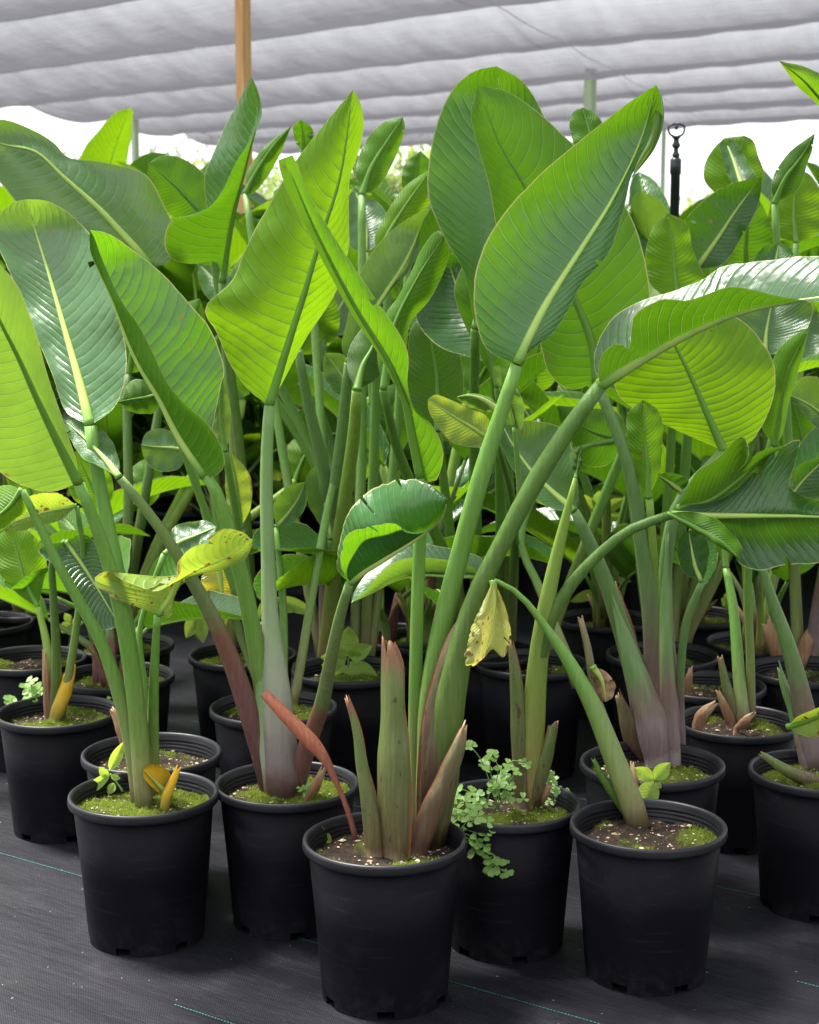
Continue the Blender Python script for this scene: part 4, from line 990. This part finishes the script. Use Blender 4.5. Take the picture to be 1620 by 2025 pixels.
# broad leaves of the plants further back, seen between the front ones
def qleaf(P, base, tip, w, up, Y, mat, foot):
    b, t_ = Vector(base), Vector(tip); ax = t_ - b; nr = Vector((ax.y, -ax.x)).normalized()
    if nr.dot(Vector((-1, 0))) < 0 and abs(ax.y) > abs(ax.x) and ax.y < 0: nr = -nr
    rq = random.Random(int(base[0] * 7 + base[1])); bd = rq.uniform(-.12, .12) * ax.length; k1, k2 = rq.uniform(.7, 1.1), rq.uniform(.7, 1.1)
    mid = [tuple(b + ax * u - nr * (bd * math.sin(math.pi * u))) for u in (0, .33, .66, 1)]
    prof = ((.10, .30), (.25, .46), (.45, .52), (.65, .45), (.85, .25))
    A = [tuple(b + ax * u - nr * (bd * math.sin(math.pi * u)) + nr * (w * h * k1)) for u, h in prof]
    B = [tuple(b + ax * u - nr * (bd * math.sin(math.pi * u)) - nr * (w * h * k2)) for u, h in prof]
    f = foot; st = [(f[0], f[1], 24), (f[0] * .6 + base[0] * .4 - nr.x * 8, f[1] * .5 + base[1] * .5, 20), (base[0] - ax.x * .08, base[1] - ax.y * .08, 15), (base[0], base[1], 13)]
    leaf(P, up, (Y, Y + .05), mid, A, B, mat=mat, st=st, yb=Y - .1, n=26, d=((-.05, -.02) if up else (.05, .02)), smat=rq.choice(['stalk', 'stalk_l', 'stalk_d']), wave=.010, tilt=1.2)
for base, tip, w, up, Y, mat in [
    ((470, 650), (522, 470), 100, 0, 4.9, 'leaf'), ((462, 610), (392, 520), 80, 1, 4.8, 'leaf_pale'), ((575, 700), (645, 555), 100, 0, 5.0, 'leaf_lime'),
    ((640, 660), (702, 555), 95, 1, 5.0, 'leaf_pale'), ((625, 800), (560, 680), 80, 0, 4.8, 'leaf'), ((722, 500), (700, 372), 90, 1, 5.1, 'leaf_pale'), ((762, 540), (722, 425), 84, 0, 5.2, 'leaf_lime')]:
    qleaf(P6, base, tip, w, up, Y, mat, (740, 1245))
for base, tip, w, up, Y, mat in [
    ((760, 910), (802, 750), 100, 0, 4.8, 'leaf_dark'), ((905, 880), (880, 690), 125, 0, 4.9, 'leaf'), ((930, 780), (1003, 630), 125, 0, 4.7, 'leaf'), ((862, 660), (800, 545), 95, 1, 5.0, 'leaf'),
    ((745, 1010), (795, 925), 70, 0, 5.0, 'leaf_lime'), ((935, 1010), (985, 930), 74, 0, 5.0, 'leaf'), ((690, 960), (742, 850), 84, 0, 5.1, 'leaf_lime')]:
    qleaf(P7, base, tip, w, up, Y, mat, (830, 1255))
for base, tip, w, up, Y, mat in [
    ((1052, 780), (1085, 610), 120, 0, 5.0, 'leaf_lime'), ((1105, 910), (1030, 800), 92, 1, 4.9, 'leaf_pale'), ((1135, 850), (1190, 690), 110, 0, 5.1, 'leaf'), ((1240, 950), (1200, 830), 90, 0, 5.0, 'leaf'), ((1100, 1000), (1060, 900), 80, 0, 5.1, 'leaf_lime')]:
    qleaf(P8, base, tip, w, up, Y, mat, (1200, 1215))
for base, tip, w, up, Y, mat in [
    ((1425, 660), (1402, 480), 110, 0, 5.0, 'leaf'), ((1562, 740), (1605, 590), 105, 1, 4.9, 'leaf_pale'), ((1592, 920), (1560, 770), 105, 0, 4.8, 'leaf'), ((1390, 960), (1345, 860), 84, 0, 5.0, 'leaf_dark'), ((1500, 1010), (1540, 900), 90, 0, 5.0, 'leaf_lime'), ((1590, 640), (1560, 500), 100, 0, 5.2, 'leaf_lime')]:
    qleaf(P10, base, tip, w, up, Y, mat, (1500, 1262))
for base, tip, w, up, Y, mat in [
    ((255, 740), (292, 600), 95, 0, 4.9, 'leaf'), ((335, 720), (395, 590), 95, 0, 5.0, 'leaf'), ((205, 1010), (150, 890), 86, 0, 4.8, 'leaf_lime'), ((260, 1010), (310, 900), 80, 0, 5.1, 'leaf'), ((60, 1000), (20, 880), 90, 0, 5.0, 'leaf_lime'), ((400, 880), (372, 760), 84, 0, 5.1, 'leaf_dark'), ((480, 790), (440, 650), 96, 0, 5.1, 'leaf'), ((585, 950), (640, 850), 74, 0, 5.1, 'leaf_lime')]:
    qleaf(P2, base, tip, w, up, Y, mat, (240, 1265))

# ---------------------------------------------------------------- plants grown in place (not traced)
def grow(root, seed, nleaf, height, spread, mats, smats, base=(0, 0, SOIL), young=False, keep=None):
    rr = random.Random(seed)
    a0 = rr.random() * 6.283
    for k in range(nleaf):
        for _try in range(6):
            az = a0 + k * 2.4 + rr.uniform(-.4, .4)
            H = height * rr.uniform(.55, 1.0); sp = spread * rr.uniform(.25, 1.0)
            if keep is None or keep(root.location.x + math.cos(az) * sp, root.location.y + math.sin(az) * sp): break
        out = Vector((math.cos(az), math.sin(az), 0)); side = Vector((-math.sin(az), math.cos(az), 0))
        b = Vector(base) + out * .025 + side * rr.uniform(-.02, .02)
        Lb = rr.uniform(.50, .80) * (height / 1.6) ** .5; hs = H - Lb * rr.uniform(.55, .85)
        hs = max(hs, .45)
        if young: Lb *= .5; hs = rr.uniform(.36, .62)
        top = b + out * sp * .55 + Vector((0, 0, hs - b.z))
        pts = spline([b, b + out * sp * .10 + Vector((0, 0, (hs - b.z) * .5)), top], 9)
        r0 = rr.uniform(.012, .019) * (.5 if young else 1)
        radii = [max(.0022 if young else .0045, r0 * (1 - .68 * q / 8)) for q in range(9)]
        tg = (pts[-1] - pts[-2]).normalized()
        lean = rr.uniform(.25, 1.5); droop = rr.uniform(-.1, .8)
        d = (tg + out * lean * .6).normalized(); mid = [top]; n = 16
        for q in range(1, n):
            d = (d + out * (.05 * lean) + Vector((0, 0, -.075 * droop)) * (q / n * 1.6)).normalized()
            mid.append(mid[-1] + d * Lb / (n - 1))
        Wd = Lb * rr.uniform(.16, .23); fold = rr.uniform(.15, 1.05); A, B = [], []
        tw = rr.uniform(-.5, .5)
        for q in range(n):
            u = q / (n - 1); t_ = (mid[min(q + 1, n - 1)] - mid[max(q - 1, 0)]).normalized()
            w = Wd * (math.sin(math.pi * u ** .72) ** .62 if 0 < u < 1 else 0)
            sd = (side * math.cos(tw * u) + Vector((0, 0, math.sin(tw * u)))); sd = (sd - t_ * sd.dot(t_)).normalized(); nm = sd.cross(t_); nm = nm if nm.z > 0 or abs(nm.z) < .2 and nm.dot(out) < 0 else -nm
            A.append(mid[q] + (sd * math.cos(fold) + nm * math.sin(fold)) * w); B.append(mid[q] + (-sd * math.cos(fold) + nm * math.sin(fold)) * w)
        NLEAF[0] += 1
        nmv = (A[8] - mid[8]).cross(mid[9] - mid[8])
        lf = blade_mesh('leaf', mid, A, B, 1, mats[rr.randrange(len(mats))], root, None, (.012, .012), .006, NLEAF[0], nv=4, ragged=.12 if rr.random() < .25 else 0, push=(nmv.normalized() if nmv.length else Vector((0, 0, 1))))
        tube('midrib', mid[:-1], [max(.0007, radii[-1] * .85 * (1 - .93 * q / n)) for q in range(n - 1)], 'rib', lf, None, sides=5)
        tube('stalk', pts, radii, smats[rr.randrange(len(smats))], lf, None, sides=8, flat=.85)
    for k in range(rr.randrange(1, 4)):                      # old cut leaf bases
        az = rr.random() * 6.283; out = Vector((math.cos(az), math.sin(az), 0)); b = Vector(base) + out * .02; h = rr.uniform(.06, .18)
        tube('sheath', spline([b - Vector((0, 0, .01)), b + out * .015 + Vector((0, 0, h * .5)), b + out * .05 + Vector((0, 0, h))], 6), [.016, .017, .015, .012, .008, .004], rr.choice(['dry', 'sheath', 'sheath_r']), root, None, sides=8, arc=220, thick=.002, ref=-out)
LM = ['leaf', 'leaf', 'leaf_dark', 'leaf_lime', 'leaf_pale']
SM = ['stalk', 'stalk_d', 'stalk_l', 'stalk_g', 'stalk_p']
hts = [1.75, .75, .80, .9, 1.0, .95, 1.35, 1.45, 1.3, 1.15, 1.0]
for k, r in enumerate(EXTRA):
    if k == 0: continue
    grow(r, 100 + k, 4 if k < 6 else 7, hts[k], .32, ['leaf', 'leaf_dark', 'leaf_lime'], ['stalk_l', 'stalk', 'stalk_p'])

# rear block beyond the aisle
ORD = ['first', 'second', 'third', 'fourth', 'fifth', 'sixth', 'seventh', 'eighth', 'ninth', 'tenth', 'eleventh', 'twelfth', 'thirteenth', 'fourteenth']
protos = []
for k in range(9):
    root = empty('potted_plant', (0, 0, .001)); add_pot(root, 1.0, 30 + k % 4, .48 + .05 * (k % 3), k * 1.1, False)
    grow(root, 300 + k, 9 + k % 3, (1.70, 1.84, 1.95, 1.62, 1.78, 1.9, 1.58, 2.0, 1.75)[k], .46, LM if k % 2 else ['leaf', 'leaf_lime', 'leaf_lime', 'leaf_dark'], SM)  # extra lime share stands in for backlight on the rear plants
    grow(root, 500 + k, 9, .78, .30, ['leaf_lime', 'leaf_lime', 'leaf', 'weed'], ['stalk_l', 'stalk_p'], young=True)
    protos.append([root, False])
rr = random.Random(11)
ru, rw = Vector((.985, -.17, 0)), Vector((.17, .985, 0))
rows = [6.45 + .58 * k for k in range(11)]
for q, Y in enumerate(rows):
    half = .30 * Y + .25; x = -half + rr.uniform(0, .2); idx = 0; stp = .44 if q < 3 else .54
    while x < half:
        k = rr.randrange(9)
        pr = protos[k]
        o = pr[0] if not pr[1] else copy_tree(pr[0]); pr[1] = True
        o.location = (x + rr.uniform(-.04, .04), Y + rr.uniform(-.05, .05) - .10 * x, .001); o.rotation_euler.z = rr.random() * 6.283; s_ = rr.uniform(.93, 1.06); o.scale = (s_, s_, s_)
        if q == 0: tag(o, 'potted plant, %s from the left in the front row beyond the aisle' % ORD[min(idx, 13)], 'potted plant', 'plants in the rear block')
        else: tag(o, 'leafy potted plant crowded in the rear block behind its front row', 'potted plant', 'plants in the rear block')
        idx += 1; x += stp * rr.uniform(.92, 1.08)

# ---------------------------------------------------------------- weeds
def weed_root(x, y, Y, label, name='weed_seedling'):
    p = at(x, y, Y); r = empty(name, p); return tag(r, label, 'weed')
def weed_stem(r, pts, w, Y0, Y1=None, mat='weedstem'):
    Y1 = Y0 if Y1 is None else Y1; n = 10
    sp = spline([(*p, 0) for p in pts], n)
    ps = [at(p.x, p.y, Y0 + (Y1 - Y0) * k / (n - 1)) for k, p in enumerate(sp)]
    return tube('stem', ps, [w * .5 * Y0 / F * (1 - .5 * k / n) for k in range(n)], mat, r, r.location, sides=6)
def seedling(x, y, Y, label, stem, leaves, w=5, mat='weed'):
    r = weed_root(x, y, Y, label); weed_stem(r, [(x, y + 3)] + stem, w, Y)
    for b, t_, wd in leaves: cut_leaf(r, b, t_, wd, Y - .004, mat, 1, name='leaf', dy=-.01)
    return r
yA = on_plane(238, 1570, SOIL).y
seedling(243, 1562, yA, 'pale seedling with long leaf at the left of the left front pot', [(225, 1540), (218, 1530)],
         [((218, 1530), (152, 1582), 22), ((217, 1524), (246, 1466), 24), ((214, 1540), (196, 1516), 18), ((220, 1534), (238, 1540), 14), ((226, 1548), (214, 1572), 17)])
yB = on_plane(1292, 1592, SOIL).y
seedling(1282, 1600, yB, 'pale green four leaved seedling in the right front pot', [(1288, 1570), (1292, 1545)],
         [((1292, 1542), (1254, 1518), 30), ((1294, 1541), (1326, 1508), 32), ((1292, 1545), (1270, 1598), 44), ((1296, 1548), (1308, 1558), 14)])
yC = on_plane(640, 1660, SOIL).y
seedling(637, 1668, yC, 'tiny three leaved sprout at the left rim of the front pot', [(636, 1655)], [((636, 1652), (632, 1630), 16), ((635, 1654), (614, 1662), 18), ((638, 1654), (656, 1664), 22)], 3)
yD = on_plane(690, 1335, SOIL).y
seedling(690, 1345, yD - .02, 'broad leaved pale weed with many leaves beside the leaning stalk', [(688, 1320), (690, 1300)],
         [((688, 1298), (690, 1238), 44), ((690, 1300), (736, 1276), 34), ((686, 1304), (648, 1290), 36), ((692, 1308), (754, 1372), 48), ((684, 1308), (636, 1316), 34), ((686, 1316), (664, 1346), 30), ((694, 1302), (716, 1296), 26), ((680, 1300), (634, 1300), 28)])
yE = on_plane(1180, 1220, SOIL).y
seedling(1182, 1235, yE, 'tall upright pale seedling standing right of the crossing stalks', [(1180, 1150), (1180, 1015)],
         [((1180, 1012), (1140, 975), 26), ((1181, 1010), (1192, 965), 30), ((1182, 1014), (1240, 985), 26), ((1180, 1020), (1135, 1018), 24), ((1182, 1022), (1240, 1022), 22), ((1180, 1100), (1130, 1130), 18), ((1181, 1140), (1250, 1150), 16), ((1180, 1170), (1128, 1190), 22), ((1180, 1060), (1066, 1098), 24)], 7)
yF = on_plane(380, 1260, SOIL).y
seedling(390, 1265, yF, 'pale weed with round drooping leaves left of the reddish leaning stalk', [(385, 1240), (392, 1215)],
         [((392, 1215), (368, 1262), 32), ((394, 1218), (402, 1272), 30), ((390, 1214), (370, 1205), 24)])
yG = on_plane(530, 1235, SOIL).y
seedling(545, 1250, yG, 'pale weed with pointed leaves behind the waxy stalk', [(548, 1205), (540, 1180)],
         [((540, 1180), (500, 1165), 30), ((545, 1182), (630, 1216), 28), ((540, 1184), (510, 1225), 30), ((550, 1196), (585, 1210), 18)])
yH = on_plane(140, 1240, SOIL).y
seedling(143, 1255, yH, 'small pale weed right of the hanging teal leaf', [(140, 1232)], [((140, 1232), (122, 1252), 26), ((141, 1230), (165, 1232), 20), ((139, 1230), (128, 1212), 16)])
yI = on_plane(1400, 1220, SOIL).y
seedling(1400, 1260, yI, 'sprawling pale weed by the aisle at right', [(1430, 1225), (1442, 1190)], [((1442, 1190), (1430, 1200), 30), ((1440, 1192), (1448, 1168), 26), ((1410, 1250), (1368, 1230), 30), ((1395, 1255), (1360, 1250), 28), ((1415, 1245), (1395, 1270), 24)], 6)

# clover-like weeds: shared leaflet mesh, one object for each leaflet
def leaflet_mesh():
    v = [(0, 0, 0), (.35, .28, .05), (.75, .42, .08), (1.0, .22, .05), (.93, 0, .0), (1.0, -.22, .05), (.75, -.42, .08), (.35, -.28, .05), (.55, 0, -.02)]
    f = [(0, 8, 1), (1, 8, 2), (2, 8, 3), (3, 8, 4), (4, 8, 5), (5, 8, 6), (6, 8, 7), (7, 8, 0)]
    o = mesh_obj('leaflet', v, f, 'clover', uvs=[(p[0], .5 + p[1]) for p in v]); me = o.data; bpy.data.objects.remove(o); return me
M['clover'] = simple('clover_leaf', (.17, .31, .07), (.26, .42, .12), 60, .5, .4)
LFT = leaflet_mesh()
def clover(x, y, Y, label, stems, lw, seed):
    """stems: list of (pixel points, number of leaf clusters)"""
    rr = random.Random(seed); r = weed_root(x, y, Y, label, 'clover_weed')
    for pts, nc, kind in stems:
        n = 12; sp = spline([(x, y, 0)] + [(*p, 0) for p in pts], n); dy = rr.uniform(-.03, .02)
        ps = [at(p.x, p.y, Y + dy * k / n) for k, p in enumerate(sp)]
        tube('stem', ps, [.0011] * n, 'weedstem', r, r.location, sides=5)
        for c in range(nc):
            q = n - 1 - int((n - 3) * c / max(1, nc)); p = ps[q]
            m = 3 if kind == 3 else 5
            a0 = rr.random() * 6.283; tilt = Vector((rr.uniform(-.5, .5), -rr.uniform(.3, .9), 1)).normalized()
            qt = tilt.to_track_quat('Z', 'Y')
            off = Vector((rr.uniform(-1, 1), rr.uniform(-1, .4), rr.uniform(-.3, 1))) * (.008 if c else 0)
            if c: tube('stem', [p, p + off * .5 + Vector((0, 0, .001)), p + off], [.0006] * 3, 'weedstem', r, r.location, sides=4)
            for k in range(m):
                o = bpy.data.objects.new('leaflet', LFT); C.objects.link(o); o.parent = r
                s_ = lw * rr.uniform(.75, 1.15) * Y / F; o.scale = (s_, s_, s_)
                o.location = p + off - r.location
                an = a0 + k * (6.283 / 3 if m == 3 else 1.05)
                o.rotation_mode = 'QUATERNION'; o.rotation_quaternion = qt @ Matrix.Rotation(an, 4, 'Z').to_quaternion() @ Matrix.Rotation(rr.uniform(-.2, .3), 4, 'Y').to_quaternion()
    return r
yW = on_plane(985, 1600, SOIL).y
clover(985, 1600, yW, 'ferny clover weed standing tall left of the stalks in the right centre pot',
       [([(975, 1560), (968, 1500)], 3, 5), ([(990, 1540), (1010, 1505), (1040, 1508)], 3, 5), ([(960, 1580), (925, 1565), (905, 1558)], 3, 5), ([(1000, 1560), (1020, 1525)], 2, 5), ([(970, 1550), (950, 1500), (930, 1475)], 2, 5), ([(995, 1580), (1035, 1580)], 2, 3), ([(980, 1560), (985, 1520), (975, 1490)], 3, 5), ([(960, 1590), (940, 1590)], 3, 3), ([(990, 1590), (1000, 1560)], 3, 3), ([(965, 1580), (985, 1545), (1000, 1530)], 4, 5), ([(950, 1595), (915, 1590), (900, 1580)], 3, 5)], 15, 1)
yX = on_plane(900, 1640, SOIL).y - .03
clover(905, 1650, yX, 'clover weed spilling over the right rim of the front pot',
       [([(900, 1620), (905, 1600)], 3, 3), ([(930, 1640), (970, 1670), (1010, 1655)], 4, 5), ([(920, 1660), (960, 1700), (1000, 1725)], 4, 5), ([(880, 1640), (850, 1640)], 2, 3), ([(890, 1665), (868, 1680)], 3, 3), ([(930, 1620), (965, 1625)], 3, 3), ([(915, 1630), (935, 1600)], 3, 3), ([(930, 1660), (970, 1715)], 2, 5), ([(920, 1640), (950, 1650), (985, 1640)], 4, 3), ([(895, 1650), (880, 1635), (850, 1655)], 3, 3), ([(925, 1650), (960, 1680), (990, 1700)], 4, 5)], 18, 2)
yY = on_plane(1095, 1585, SOIL).y
clover(1095, 1588, yY, 'small clover weed at the right rim of the right centre pot', [([(1090, 1560), (1085, 1530)], 3, 5), ([(1105, 1575), (1115, 1565)], 2, 3), ([(1085, 1590), (1075, 1598)], 3, 3), ([(1100, 1570), (1095, 1545)], 2, 3)], 14, 3)
yZ = on_plane(605, 1575, SOIL).y
clover(605, 1578, yZ, 'tiny clover tuft right of the pale waxy stalk', [([(600, 1565), (595, 1560)], 2, 3), ([(612, 1568)], 2, 3), ([(606, 1560)], 1, 3)], 14, 4)
yV = on_plane(60, 1400, SOIL).y
clover(60, 1408, yV, 'ferny weed at the left edge of the second row pot', [([(58, 1375), (50, 1360)], 3, 5), ([(65, 1380), (80, 1360)], 3, 5), ([(40, 1395), (20, 1385)], 2, 5), ([(62, 1370), (62, 1345)], 3, 5)], 14, 5)
yU = on_plane(212, 1395, SOIL).y
clover(212, 1398, yU, 'tiny sprout at the right rim of the second row pot on the left', [([(210, 1385)], 1, 3), ([(218, 1390)], 1, 3)], 12, 6)

# ---------------------------------------------------------------- sprinkler on its riser
SY = 6.0
sx = at(1337, 300, SY).x
spk = empty('sprinkler', (sx, SY, 0)); tag(spk, 'black plastic sprinkler head on a riser pipe above the right plants', 'sprinkler')
def zz(y): return at(1337, y, SY).z
k_ = SY / F
def ring(name, prof, mat='black', parent=spk):
    v, f = lathe(prof, 20); return mesh_obj(name, v, f, mat, parent)
ring('riser_pipe', [(.0, 0), (.0175, .0), (.0175, zz(345)), (.021, zz(344)), (.021, zz(316)), (.015, zz(312)), (.0, zz(312))])
ring('body', [(0, zz(313)), (.0115, zz(312)), (.0150, zz(306)), (.0095, zz(302)), (.0085, zz(294)), (.0150, zz(290)), (.0160, zz(286)), (.0105, zz(281)), (.0100, zz(275)), (.0165, zz(272)), (.0165, zz(269)), (0, zz(268))])
for s in (-1, 1):
    tube('frame_arm', [Vector((s * q[0], 0, q[1])) for q in spline([(.006, zz(270), 0), (.022, zz(266), 0), (.029, zz(258), 0), (.026, zz(249), 0), (.014, zz(246), 0), (0, zz(245), 0)], 14)], [.0042] * 14, 'black', spk, None, sides=8)
ring('spindle', [(0, zz(246)), (.006, zz(247)), (.006, zz(250)), (.010, zz(252)), (.004, zz(256)), (0, zz(258))])
